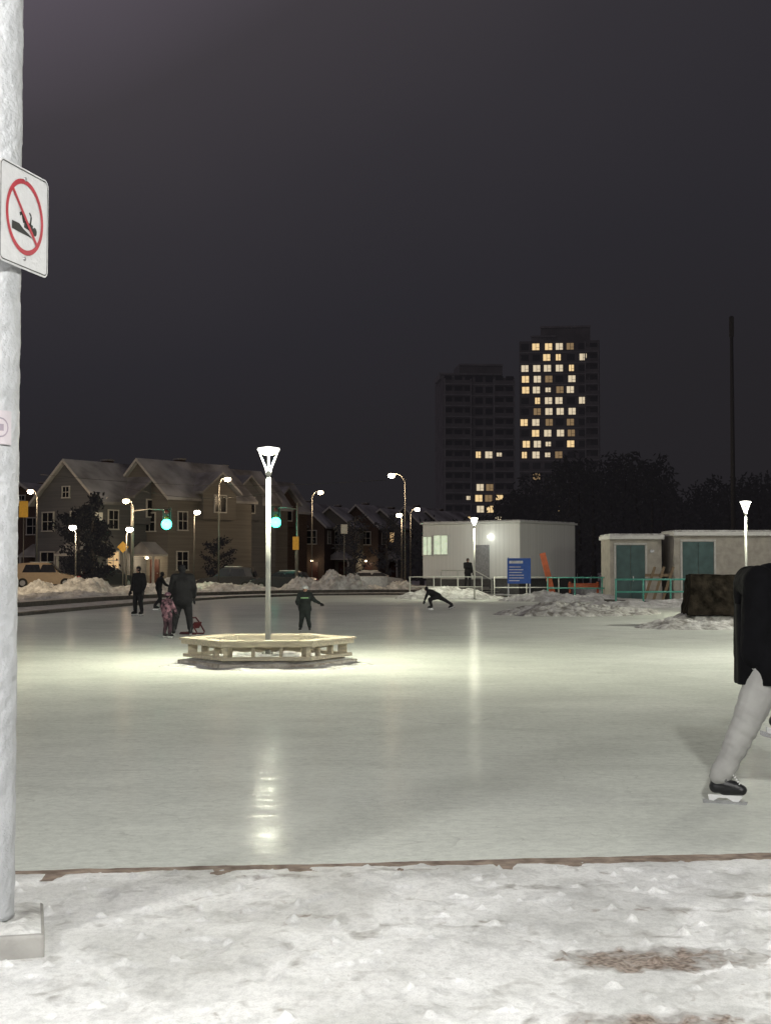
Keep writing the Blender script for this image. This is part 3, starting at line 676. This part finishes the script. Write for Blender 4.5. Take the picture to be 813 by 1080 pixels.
# ------------------------------------------------------------ houses
SD=[mat('beige_siding',(.18,.17,.155),.8,var=.12,scale=2,bump=.5,bscale=6,stretch=(.1,.1,4)),mat('grey_siding',(.14,.145,.155),.8,var=.12,scale=2,bump=.5,bscale=6,stretch=(.1,.1,4)),mat('brown_brick',(.12,.085,.07),.85,var=.25,scale=12,bump=.3)]
RF=mat('snow_dusted_shingles',(.52,.52,.53),.9,scale=.35,col2=(.17,.165,.165),bump=.4,bscale=8,detail=5); TR=mat('white_trim',(.55,.54,.51),.6,var=.08); DR=mat('dark_door',(.08,.03,.025),.5)
WW=mat('warm_room_glow',(.8,.6,.4),.6,emit=(1,.66,.32),estr=.45,scale=2)
def win_on(t,x,z,w_,h_,lit,face='f',W=0,D=0):
    e=bpy.data.objects.new('window',None); COL.objects.link(e); e.parent=t
    if face=='f': e.location=(x,-.02,z)
    else: e.location=(W/2+.02,x,z); e.rotation_euler=(0,0,R(90))
    m=MB(); m.box((0,-.01,0),(w_,.06,h_),(WW if lit else GL)); m.obj('pane',e)
    m=MB(); m.box((0,-.04,h_/2+.05),(w_+.2,.1,.09),TR); m.box((0,-.05,-h_/2-.05),(w_+.24,.14,.09),TR)
    for q in (-1,1): m.box((q*(w_/2+.04),-.04,0),(.08,.1,h_),TR)
    m.box((0,-.045,0),(.05,.05,h_),TR); m.box((0,-.05,0),(w_,.05,.05),TR); m.obj('frame',e)
PGL=mat('porch_globe_glow',(.9,.8,.6),.5,emit=(1,.8,.5),estr=8)
def house(x,y,W,D,eave,ridge,rz,sd,label,wf=(),ws=(),porch=True,dormer=True,group='houses along the street',lamp=0):
    t=thing('house',label,'house',(x,y,0),rz,group)
    m=MB(); m.prism([(-W/2,0,0),(W/2,0,0),(W/2,0,eave),(0,0,ridge),(-W/2,0,eave)],(0,D,0),sd); m.obj('wall',t)
    m=MB(); th=.22; ov=.4; sl=(ridge-eave)/(W/2)
    for q in (-1,1):
        m.prism([(q*(W/2+ov),-ov,eave-sl*ov),(0,-ov,ridge),(0,-ov,ridge+th),(q*(W/2+ov),-ov,eave-sl*ov+th)],(0,D+2*ov,0),RF)
    r=m.obj('roof',t)
    m=MB(); m.box((-W*.22,D*.6,ridge-.4),(.7,.7,1.8),SD[2]); m.box((-W*.22,D*.6,ridge+.55),(.8,.8,.12),CON); m.obj('chimney',r)
    m=MB()
    for q in (-1,1): m.prism([(q*(W/2+ov),-ov-.06,eave-sl*ov-.05),(0,-ov-.06,ridge-.05),(0,-ov-.06,ridge+.2),(q*(W/2+ov),-ov-.06,eave-sl*ov+.2)],(0,.05,0),TR)
    m.obj('bargeboard',r)
    for (a,z,w_,h_,l) in wf: win_on(t,a,z,w_,h_,l)
    for (a,z,w_,h_,l) in ws: win_on(t,a,z,w_,h_,l,'s',W,D)
    m=MB(); m.box((W*.28,-.03,1.25),(1.0,.08,2.1),DR); dd=m.obj('door',t); m=MB(); m.ell((W*.28+.38,-.11,1.2),(.05,.05,.05),STL,8,6); m.obj('handle',dd)
    if porch:
        m=MB(); m.prism([(W*.28-1.5,-1.6,2.7),(W*.28+1.5,-1.6,2.7),(W*.28,-1.6,3.7)],(0,1.6,0),RF); m.box((W*.28,-.85,2.62),(3,1.6,.14),TR)
        for q in (-1.3,1.3): m.box((W*.28+q,-1.5,1.3),(.16,.16,2.55),TR)
        m.box((W*.28,-.85,.1),(2.6,1.6,.2),CON); m.obj('porch',t)
    if lamp:
        m=MB(); m.ell((W*.28,-.9,2.42),(.14,.14,.1),PGL,12,8); m.obj('porch_lamp',t)
        light('porch_light',t.location+Matrix.Rotation(rz,3,'Z')@Vector((W*.28,-1.2,2.2)),lamp,(1,.78,.5),.1)
    if dormer:
        m=MB(); zz=eave-.3; m.prism([(W/2+.5,D*.35,zz-1.5),(W/2+.5,D*.75,zz-1.5),(W/2+.5,D*.75,zz+.6),(W/2+.5,D*.55,zz+2.0),(W/2+.5,D*.35,zz+.6)],(-W/2,0,0),sd)
        m.obj('bay',t)
        m=MB()
        m.prism([(W/2+.85,D*.55,zz+2.25),(W/2+.85,D*.31,zz+.55),(W/2+.85,D*.31,zz+.75),(W/2+.85,D*.55,zz+2.45)],(-W/2-.3,0,0),RF)
        m.prism([(W/2+.85,D*.55,zz+2.25),(W/2+.85,D*.79,zz+.55),(W/2+.85,D*.79,zz+.75),(W/2+.85,D*.55,zz+2.45)],(-W/2-.3,0,0),RF)
        m.obj('bay_roof',r)
        e=bpy.data.objects.new('window',None); COL.objects.link(e); e.parent=t; e.location=(W/2+.52,D*.55,zz-.2); e.rotation_euler=(0,0,R(90))
        MB().box((0,-.01,0),(1.3,.06,1.3),GL).obj('pane',e)
        m=MB(); m.box((0,-.04,.7),(1.5,.1,.1),TR); m.box((0,-.04,-.7),(1.5,.1,.1),TR); m.box((-.7,-.04,0),(.1,.1,1.3),TR); m.box((.7,-.04,0),(.1,.1,1.3),TR); m.box((0,-.05,0),(.06,.05,1.3),TR); m.obj('frame',e)
    return t
wf=[(-2,5.3,1.2,1.4,False),(1.2,5.3,1.2,1.4,False),(-2,2.1,1.5,1.5,False),(0,7.6,.7,.8,False)]
house(X(70,112),112,7.0,10,6.9,10.0,R(-34),SD[1],'grey sided house with snow dusted gable roof',wf,[(1.6,5.4,1,1.4,False),(1.6,2.2,1.2,1.4,True)])
house(X(145,114),115,6.4,10,7.4,10.3,R(-36),SD[0],'beige house with steep snowy gable roof and lit porch',wf,[(1.6,5.4,1,1.4,False),(1.6,2.2,1.2,1.4,False)],lamp=60)
house(X(196,122),122,4.4,9,7.6,10.2,R(-38),SD[1],'narrow grey townhouse with pointed gable',[(-1.1,5.6,.9,1.5,False),(.9,5.6,.9,1.5,True),(-1.1,2.1,1.1,1.5,False)],[(1.6,5.4,1,1.4,False)],lamp=15)
house(X(222,129),129,4.4,8,7.4,10.0,R(-38),SD[0],'narrow beige townhouse with pointed gable',[(-1.1,5.6,.9,1.5,False),(.9,5.6,.9,1.5,False),(-1.1,2.1,1.1,1.5,False)],[(1.6,5.4,1,1.4,False)])
house(X(248,137),137,4.4,8,7.4,10.0,R(-38),SD[2],'narrow brick townhouse with pointed gable',[(-1.1,5.6,.9,1.5,False),(.9,5.6,.9,1.5,False),(-1.1,2.1,1.1,1.5,True)],[(1.6,5.4,1,1.4,False)],lamp=15)
for i,(px,sd) in enumerate(((288,1),(318,2),(348,0),(376,2),(402,0),(428,1),(452,2))):
    house(X(px,165+i*2),165+i*3,5.6,9,6.6,8.8+.4*(i%2),R(-14-3*i),SD[sd],'distant townhouse with pointed gable roof',[(-1.4,5.2,1.2,1.5,i==1),(1.2,5.2,1.2,1.5,i==4),(-1.4,2.1,1.2,1.5,i==2)],[(1.6,5.2,1,1.4,False)],porch=(i%2==0),dormer=False,lamp=25 if i in (1,3) else 0)
house(X(20,125),126,8,10,6.5,9.0,R(-20),SD[2],'brick house with snowy gable roof',wf,[],dormer=False)

# ------------------------------------------------------------ trailer
TRW=mat('off_white_cladding',(.80,.80,.77),.55,var=.05,scale=1.5,bump=.25,bscale=4,stretch=(5,5,.05))
TRT=mat('trailer_white_trim',(.7,.7,.67),.6,var=.05)
t=thing('site_trailer','off-white site trailer with lit windows, door and steps','site trailer',(7.9,83.8,0),math.atan2(-4.2,5.6))
m=MB(); m.box((-3.5,3.3,2.65),(7,6.6,3.3),TRW,bevel=.03); m.obj('wall',t)
m=MB(); m.box((-3.5,3.3,4.37),(7.25,6.85,.12),TRT,bevel=.02); m.box((-3.5,3.3,4.46),(7.0,6.6,.07),SNOW,bevel=.03); m.obj('roof',t)
m=MB(); m.box((-3.5,3.3,.5),(6.7,6.3,.98),mat('dark_skirting',(.12,.12,.12),.8)); m.obj('skirting',t)
TRL=mat('bright_office_window',(.8,.85,.7),.5,emit=(.85,1,.72),estr=.5,scale=3,var=.3)
for (x_,z_,w_,h_,l) in ((-5.6,3.05,1.0,1.15,1),(-6.6,3.0,.6,1.1,1)):
    e=bpy.data.objects.new('window',None); COL.objects.link(e); e.parent=t; e.location=(x_,-.02,z_)
    MB().box((0,-.02,0),(w_,.05,h_),TRL).obj('pane',e)
    m=MB(); 
    for q in (-1,1): m.box((q*(w_/2+.03),-.04,0),(.06,.08,h_),TRT); m.box((0,-.04,q*(h_/2+.03)),(w_+.12,.08,.06),TRT)
    m.box((0,-.05,0),(.04,.04,h_),TRT); m.obj('frame',e)
m=MB(); m.box((-2.6,-.03,2.0),(.95,.06,2.05),mat('grey_steel_door',(.3,.3,.31),.5)); dd=m.obj('door',t); m=MB(); m.box((-2.28,-.09,1.95),(.12,.06,.04),STL); m.obj('handle',dd)
m=MB(); m.box((-2.0,-.10,3.5),(.24,.16,.14),mat('small_wall_light',(.9,.9,.9),.5,emit=(1,1,.9),estr=6)); m.obj('wall_lamp',t)
m=MB(); m.box((-3.4,-.8,.46),(2.6,1.5,.12),CON)
for k in range(3): m.box((-1.8+.3*k,-.8,.38-.14*k),(.32,1.3,.06),CON)
m.obj('landing',t)
m=MB()
for x_ in (-4.6,-3.4,-2.2): m.cyl((x_,-1.5,.1),(x_,-1.5,1.5),.03,.03,WHP,8)
for z_ in (1.0,1.5): m.cyl((-4.6,-1.5,z_),(-2.2,-1.5,z_),.03,.03,WHP,8)
m.cyl((-2.2,-1.5,1.5),(-1.0,-1.5,.95),.03,.03,WHP,8); m.cyl((-1.0,-1.5,.95),(-1.0,-1.5,0),.03,.03,WHP,8); m.obj('railing',t)
light('trailer_wall_light',t.location+Matrix.Rotation(t.rotation_euler.z,3,'Z')@Vector((-2.0,-1.3,3.4)),30,(.95,1,.9),.15)
BL=mat('blue_sign_panel',(.02,.09,.38),.5,var=.1,emit=(.02,.1,.5),estr=.04); WI=mat('white_ink',(.7,.7,.7),.5)
t=thing('notice_board','blue notice board with rows of white lettering on posts','notice board',(X(547,73),73,0),R(-8))
MB().box((0,0,1.5),(1.2,.05,1.3),BL,bevel=.01).obj('panel',t)
m=MB(); m.box((-.15,-.035,1.95),(.7,.012,.14),WI); rnd=random.Random(3)
for k in range(6): L_=.5+.4*rnd.random(); m.box((-.5+L_/2,-.035,1.70-.14*k),(L_,.012,.04),WI)
m.obj('lettering',t)
m=MB()
for q in (-.55,.55): m.box((q,.05,1.1),(.07,.05,2.2),STL)
m.obj('post',t)
OR=mat('orange_plastic',(.42,.09,.03),.5,var=.15)
m=MB(); m.box((0,0,1.35),(.32,.12,2.3),OR,Matrix.Rotation(R(-14),3,'Y'),.01)
o=m.obj('orange_board',loc=(X(577,78),78,0)); tag(o,'tall orange plastic board leaning by the trailer','barrier board')
def barrier(x,y,L_,label,mt,rz=0,r=.03):
    t=thing('barrier',label,'barrier',(x,y,0),rz,'railings beside the rink')
    m=MB()
    for z in (.6,1.15): m.cyl((-L_/2,0,z),(L_/2,0,z),r,r,mt,8)
    m.obj('rail',t); n=max(2,int(L_/1.2)+1)
    for i in range(n): x_=-L_/2+L_*i/(n-1); MB().cyl((x_,0,0),(x_,0,1.18),r+.002,r+.002,mt,8).obj('post',t)
TG=mat('teal_painted_rail',(.10,.40,.32),.5,var=.1)
barrier(X(692,63),63,3.8,'teal painted tube railing in the snow',TG,R(10),.04); barrier(X(620,74),74,4.2,'teal painted tube railing beside the trailer',TG,R(-6),.035); barrier(X(470,79),79,4,'white tube railing by the trailer',WHP,0); barrier(X(555,76.5),76.5,3.5,'white tube railing near the notice board',WHP,R(5))
m=MB(); m.box((0,0,.5),(1.7,.05,.25),OR,bevel=.01); m.box((-.75,0,.4),(.08,.3,.6),OR); m.box((.75,0,.4),(.08,.3,.6),OR)
o=m.obj('orange_fence',loc=(X(615,77),77,.2)); tag(o,'low orange plastic fence panel in snow','fence')
WO=mat('raw_lumber',(.24,.17,.10),.7,var=.2,stretch=(8,8,1))
m=MB(); 
for q in (-.45,0,.45): m.box((q,0,.8),(.12,.1,1.7),WO,Matrix.Rotation(R(18),3,'Y'))
m.box((0,.1,1.2),(1.3,.05,.14),WO); o=m.obj('lumber_frame',loc=(X(694,69.5),69.5,.1)); tag(o,'raw lumber boards leaning against the shed','lumber')

# ------------------------------------------------------------ sheds
SH=mat('beige_block_wall',(.44,.41,.36),.85,var=.12,scale=3,bump=.4,bscale=12); TE=mat('teal_painted_door',(.06,.12,.12),.6,var=.15,scale=3)
def shed(x0,x1,y,H,doors,label,dp=3):
    cx=(x0+x1)/2; t=thing('shed',label,'shed',(cx,y,0),0,'service sheds beside the rink'); W=x1-x0
    m=MB(); m.box((0,dp/2,(H-.2)/2),(W,dp,H-.2),SH); m.obj('wall',t)
    m=MB(); m.box((0,dp/2-.1,H-.1),(W+.2,dp+.5,.2),TRT,bevel=.02); m.box((0,dp/2-.1,H+.04),(W+.1,dp+.4,.09),SNOW,bevel=.04); m.obj('roof',t)
    for (a,b_,h) in doors:
        c=(a+b_)/2-cx; m=MB(); m.box((c-(b_-a)/4,-.03,h/2+.05),((b_-a)/2-.02,.07,h),TE,bevel=.005); m.box((c+(b_-a)/4,-.03,h/2+.05),((b_-a)/2-.02,.07,h),TE,bevel=.005); d_=m.obj('door',t)
        MB().box((c+.12,-.1,1.1),(.05,.06,.25),STL).obj('handle',d_)
        m=MB(); m.box((a-cx-.06,-.04,h/2),(.1,.1,h+.1),TR); m.box((b_-cx+.06,-.04,h/2),(.1,.1,h+.1),TR); m.box((c,-.04,h+.12),(b_-a+.22,.1,.1),TR); m.obj('door_frame',t)
    m=MB(); m.box((W/2-.5,-.06,2.5),(.2,.1,.14),STL); m.obj('wall_vent',t)
shed(11.35,13.95,72,3.3,[(11.65,13.1,2.75)],'beige block shed with teal double door')
shed(14.35,21.5,70.8,3.45,[(14.75,16.3,2.9)],'long beige block shed with teal double door')

# ------------------------------------------------------------ street lamps, signals
GS=mat('grey_galvanised_pole',(.15,.145,.135),.5,.3,var=.1); BLB=mat('sodium_lamp_glow',(1,.9,.7),.4,emit=(1,.80,.52),estr=18)
BLW=mat('white_lamp_glow',(1,1,1),.4,emit=(1,.93,.8),estr=14)
def street(px,py,D,arm=1.6,side=-1,glow=None,power=0,col=(1,.74,.46)):
    z=1.7+(598-py)/1500*D; x=X(px,D)-side*arm
    t=thing('street_lamp','lit grey street lamp with curved arm beside the road','street lamp',(x,D,0),0,'street lamps along the road')
    m=MB(); m.cyl((0,0,0),(0,0,.4),.12,.10,GS,10); m.cyl((0,0,.4),(0,0,z-.3),.06,.035,GS,10); m.obj('pole',t)
    if arm>.3:
        m=MB(); m.tube([(0,0,z-.4),(side*arm*.3,0,z-.02),(side*arm*.65,0,z+.1),(side*arm,0,z+.1)],[.04,.035,.03,.03],GS,8); m.obj('arm',t)
    else:
        m=MB(); m.cyl((0,0,z-.35),(side*arm,0,z+.02),.04,.04,GS,8); m.obj('arm',t)
    m=MB(); m.ell((side*arm,0,z+.12),(.28,.14,.07),GS,14,8); m.obj('lamp_head',t)
    m=MB(); m.ell((side*arm,0,z-.03),(.24,.20,.17),glow or BLB,12,8); m.obj('lamp_lens',t)
    if power: light('street_light',(x+side*arm,D-.2,z-.35),power,col,.15)
street(32,518,104,.5,-1,None,330); street(77,556,90,.2,-1,BLW,200,(1,.82,.56)); street(133,528,97,.5,-1,None,380); street(137,558,92,.2,1,BLW,140)
street(208,540,103,.2,1,BLW,80); street(240,505,100,.6,1,None,300); street(338,519,118,.7,1,None,400); street(413,501,95,.9,-1,None,550); street(421,543,112,.2,-1,None,120); street(440,537,125,.6,1,BLW,250)
GG=mat('green_signal_glow',(.1,.9,.6),.4,emit=(.05,1,.62),estr=11); RG=mat('unlit_red_lens',(.08,.01,.01),.3); AG=mat('unlit_amber_lens',(.10,.06,.01),.3)
def signal(px,py,D,side,arm,label,green=True,face=0):
    z=1.7+(598-py)/1500*D; x=X(px,D)
    t=thing('traffic_signal',label,'traffic light',(x+side*arm,D,0),0,'traffic signals at the junction')
    m=MB(); m.cyl((0,0,0),(0,0,z+1.4),.09,.07,GS,10); m.obj('pole',t)
    m=MB(); m.tube([(0,0,z+.9),(-side*arm*.5,0,z+1.05),(-side*arm,0,z+1.0)],[.05,.045,.04],GS,8); m.obj('arm',t)
    BB=mat('black_backboard',(.02,.02,.02),.6)
    m=MB(); m.box((-side*arm,.05,z+.42),(.36,.25,1.3),BB,bevel=.03); m.box((-side*arm,.12,z+.42),(.6,.04,1.5),BB); m.obj('signal_housing',t)
    for k,(mt,nm) in enumerate(((RG,'red_lens'),(AG,'amber_lens'),(GG if green else RG,'green_lens'))):
        zz=z+.84-.42*k; m=MB(); m.ell((-side*arm,-.09,zz),(.15,.07,.15) if k<2 else (.36,.16,.36),mt,14,10); m.cyl((-side*arm,-.08,zz+.19),(-side*arm,-.3,zz+.17),.02,.02,BB,6); m.obj(nm,t)
    if green: light('signal_light',(x,D-.8,z),90,(.1,1,.65),.1)
signal(176,553,98,-1,2.4,'traffic signal showing green over the road'); signal(291,551,99,1,1.5,'traffic signal showing green over the road')
def post_sign(px,py,D,w_,h_,mt,label,rot=0):
    z=1.7+(598-py)/1500*D; t=thing('road_sign',label,'road sign',(X(px,D),D,0))
    MB().cyl((0,.05,0),(0,.05,z+.3),.04,.04,GS,8).obj('post',t); MB().box((0,0,z),(w_,.03,h_),mt,Matrix.Rotation(R(rot),3,'Y')).obj('panel',t)
YS=mat('amber_sign_sheet',(.5,.28,.03),.5,var=.1,emit=(1,.5,.05),estr=.09)
post_sign(25,537,96,.6,1.1,YS,'amber rectangular road sign on a post'); post_sign(130,577,95,.55,.55,YS,'amber diamond road sign on a post',45); post_sign(312,573,97,.42,.9,YS,'amber signal box on a post')
post_sign(104,545,101,.6,.6,TR,'small pale road sign on a post'); post_sign(363,558,108,.5,.7,TR,'small pale road sign on a post')
m=MB(); D=105; H=1.7+(598-332)/1500*D
DTP=mat('dark_timber_pole',(.03,.027,.025),.8,emit=HAZE_GLOW,estr=.004)  # mast carries the same painted haze glow
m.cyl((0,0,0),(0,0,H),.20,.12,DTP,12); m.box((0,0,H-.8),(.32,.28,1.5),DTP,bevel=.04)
o=m.obj('utility_pole',loc=(X(773,D),D,0)); tag(o,'tall dark unlit mast rising above trees','pole')
m=MB()
for (a,b_) in (((-18,99,7.2),(-7.5,100,7.0)),((-25,103,8.4),(0,103,8.0))):
    pts=[Vector(a).lerp(Vector(b_),k/12)-Vector((0,0,.6*math.sin(math.pi*k/12))) for k in range(13)]; m.tube(pts,[.015]*13,mat('black_cable',(.03,.03,.03),.6),6)
o=m.obj('overhead_cable'); tag(o,'black overhead cables strung across the road','cable')

# ------------------------------------------------------------ cars
TY=mat('tyre_rubber',(.02,.02,.02),.8); HLm=mat('headlight_glass',(.6,.6,.6),.1); TLm=mat('tail_light_red',(.3,.01,.01),.3)
def car(loc,rz,paint,label,suv=False):
    t=thing('parked_car',label,'car',loc,rz,'cars parked along the road')
    h=1.7 if suv else 1.42
    def sec(w_,pts,m,mt,y0=-1): m.prism([(x,-w_/2,z) for x,z in pts],(0,w_,0),mt)
    m=MB(); 
    low=[(-2.25,.3),(-2.28,.75),(-2.15,.95),(-1.2,1.0),(1.0,.98),(1.9,.86),(2.22,.7),(2.25,.32),(1.85,.25),(-1.9,.25)]
    sec(1.78,low,m,paint)
    cab=[(-2.0 if suv else -1.7,.96),(-1.75 if suv else -1.15,h-.06),(-.9,h),(.1,h-.02),(.35,h-.08),(1.05,.96)]
    vs=[]
    for s_ in (-1,1): vs.append([m.bm.verts.new((x,s_*(.86 if z<1.1 else .66),z)) for x,z in cab])
    m.skin(vs,m.mi(paint),smooth=False)
    bmesh.ops.bevel(m.bm,geom=m.bm.edges[:],offset=.045,segments=2,profile=.5,affect='EDGES')
    m.obj('body',t)
    for s_ in (-1,1):
        for (x0_,x1_) in ((-1.35,-.35),(-.25,.7)):
            m=MB(); a=1.04;b_=h-.14; f=lambda z:(.872-(z-.96)/(h-.96)*.20)
            m.face([(x0_-.1,s_*f(a),a),(x1_+.12,s_*f(a),a),(x1_-.2 if x1_>.5 else x1_,s_*f(b_),b_),(x0_+.12,s_*f(b_),b_)],GL); m.obj('window',t,fix=False)
    m=MB(); m.face([(1.0,-.76,1.03),(1.0,.76,1.03),(.42,.6,h-.12),(.42,-.6,h-.12)],GL); o=m.obj('windscreen',t,fix=False); o.location=(.035,0,.02)
    m=MB(); m.box((-2.0 if suv else -1.55,0,1.2),(.04,1.2,.34),GL,Matrix.Rotation(R(18 if suv else 42),3,'Y')); m.obj('rear_window',t)
    for x_ in (-1.4,1.4):
        for s_ in (-1,1):
            e=bpy.data.objects.new('wheel',None); COL.objects.link(e); e.parent=t; e.location=(x_,s_*.82,.33)
            MB().cyl((0,-.11,0),(0,.11,0),.33,.33,TY,20).obj('tyre',e); MB().cyl((0,s_*.10,0),(0,s_*.125,0),.2,.18,STL,14).obj('rim',e)
    for s_ in (-1,1): MB().box((2.2,s_*.62,.68),(.1,.34,.14),HLm,bevel=.02).obj('headlight',t); MB().box((-2.26,s_*.7,.78),(.06,.24,.16),TLm,bevel=.01).obj('tail_light',t)
    MB().box((-.4,0,h+.02),(1.2,1.1,.05),SNOW,bevel=.02).obj('snow_cover',t)
    return t
C1=mat('tan_car_paint',(.40,.30,.2),.3,.2,var=.05); C2=mat('dark_car_paint',(.04,.04,.05),.3,.3); C3=mat('silver_car_paint',(.4,.4,.42),.3,.4)
car((X(48,95.5),95.8,0.3),R(6),C1,'tan sport utility car with snowy roof',True); car((X(111,96),96.5,.25),R(70),C2,'dark car parked beside the snow banks'); car((X(299,100),100.5,0),R(170),C2,'dark car on the road behind snow')
car((X(395,104),104,0),R(5),C3,'silver car parked beyond the snow heap'); car((X(240,104),104.8,0),R(176),C2,'dark car on the road behind snow',True)

# ------------------------------------------------------------ trees
BKT=mat('dark_bark',(.03,.027,.025),.9,var=.3,emit=HAZE_GLOW,estr=.004); LF=[mat('dark_evergreen',(.012,.014,.012),.9,var=.3,scale=2,emit=HAZE_GLOW,estr=.008,spec=.1),mat('dull_evergreen',(.014,.015,.014),.9,var=.3,scale=2,emit=HAZE_GLOW,estr=.0095,spec=.1)]  # bark and leaves emit faint haze colour instead of real aerial haze
def tree(loc,H,r,label,conifer=True,n=2200,seed=1,leaf=.22):
    rd=random.Random(seed); t=thing('tree',label,'tree',loc,rd.random()*6)
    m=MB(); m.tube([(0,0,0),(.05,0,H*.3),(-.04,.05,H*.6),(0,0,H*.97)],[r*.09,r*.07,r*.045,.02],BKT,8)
    limbs=[]
    for k in range(26):
        z=H*(.15+.8*k/26); a=rd.random()*6.28; l=(r*(1-z/H)**.8 if conifer else r*math.sin(math.pi*min(1,(z/H-.1)/.9))**.6)*(.7+.4*rd.random())
        e=Vector((l*math.cos(a),l*math.sin(a),z+(-.1*l if conifer else .45*l))); m.tube([(0,0,z),Vector((0,0,z)).lerp(e,.5)+Vector((0,0,.05)),e],[.05,.035,.012],BKT,5); limbs.append((Vector((0,0,z)),e))
    m.obj('trunk',t)
    m=MB()
    for k in range(n):
        a,b_=rd.choice(limbs); p=a.lerp(b_,.25+.8*rd.random()**.7)+Vector((rd.gauss(0,.22),rd.gauss(0,.22),rd.gauss(0,.2)))*(r/2.2)
        u=Vector((rd.gauss(0,1),rd.gauss(0,1),rd.gauss(0,1))).normalized()*leaf; v_=u.cross(Vector((rd.random(),rd.random(),1))).normalized()*leaf*.5
        m.face([p-u,p+v_,p+u,p-v_],LF[rd.random()<.4])
    m.obj('crown',t,fix=False)
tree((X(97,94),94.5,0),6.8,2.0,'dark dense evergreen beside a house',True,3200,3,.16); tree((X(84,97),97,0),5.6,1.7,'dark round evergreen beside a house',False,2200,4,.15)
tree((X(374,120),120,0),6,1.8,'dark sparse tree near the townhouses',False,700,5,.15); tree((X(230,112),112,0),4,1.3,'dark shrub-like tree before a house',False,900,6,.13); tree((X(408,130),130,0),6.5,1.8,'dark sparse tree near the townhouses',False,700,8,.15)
rd=random.Random(9); m=MB(); 
for k in range(110):
    D=rd.uniform(120,190); px=rd.uniform(532,860) if k>14 else rd.uniform(440,560); x=X(px,D); H=(rd.uniform(8.0,11.5)+ (2.2 if 590<px<700 else 0))*D/150 if k>14 else rd.uniform(4,7); r=rd.uniform(2.4,3.8)
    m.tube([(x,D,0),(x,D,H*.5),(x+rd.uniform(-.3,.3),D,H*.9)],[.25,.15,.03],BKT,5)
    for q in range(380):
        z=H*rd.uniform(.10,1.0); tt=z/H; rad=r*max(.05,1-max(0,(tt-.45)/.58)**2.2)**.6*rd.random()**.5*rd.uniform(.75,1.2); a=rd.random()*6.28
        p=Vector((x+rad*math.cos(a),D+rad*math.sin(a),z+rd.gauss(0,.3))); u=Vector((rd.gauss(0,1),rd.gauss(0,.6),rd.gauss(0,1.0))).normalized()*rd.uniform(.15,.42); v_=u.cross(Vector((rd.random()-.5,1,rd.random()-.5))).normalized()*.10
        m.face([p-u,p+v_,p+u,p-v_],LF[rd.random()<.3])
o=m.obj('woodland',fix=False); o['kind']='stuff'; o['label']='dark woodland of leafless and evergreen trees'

# ------------------------------------------------------------ unseen rink and overhead lamps, plus added fill lights
cw=(1,.995,.95)
light('canopy_light',(1.5,-.5,5.6),3400,cw,.2)
light('canopy_light',(-4.5,1.5,5.0),900,cw,.2)
for (x,y,p) in ((11,25,2300),(-12,20,500),(14,40,1700),(-17,45,350),(10,10,300)):
    light('rink_light',(x,y,5.0),p,(1,1,.86),.12)
light('added_fill_light',(-22,80,6),1300,(1,.78,.50),.3); light('added_fill_light',(-11,93,6),350,(1,.80,.55),.3); light('added_fill_light',(17,62,6),650,(1,.95,.85),.3)  # fill added without lamp fixtures, brightening the distant snowbanks
sl=bpy.data.lights.new('town_glow','SUN'); sl.energy=.06; sl.angle=R(25); sl.color=(1,.9,.85); so=bpy.data.objects.new('town_glow',sl); COL.objects.link(so); so.rotation_euler=(R(62),0,R(-25))  # faint sun added to lift the towers, standing for city glow
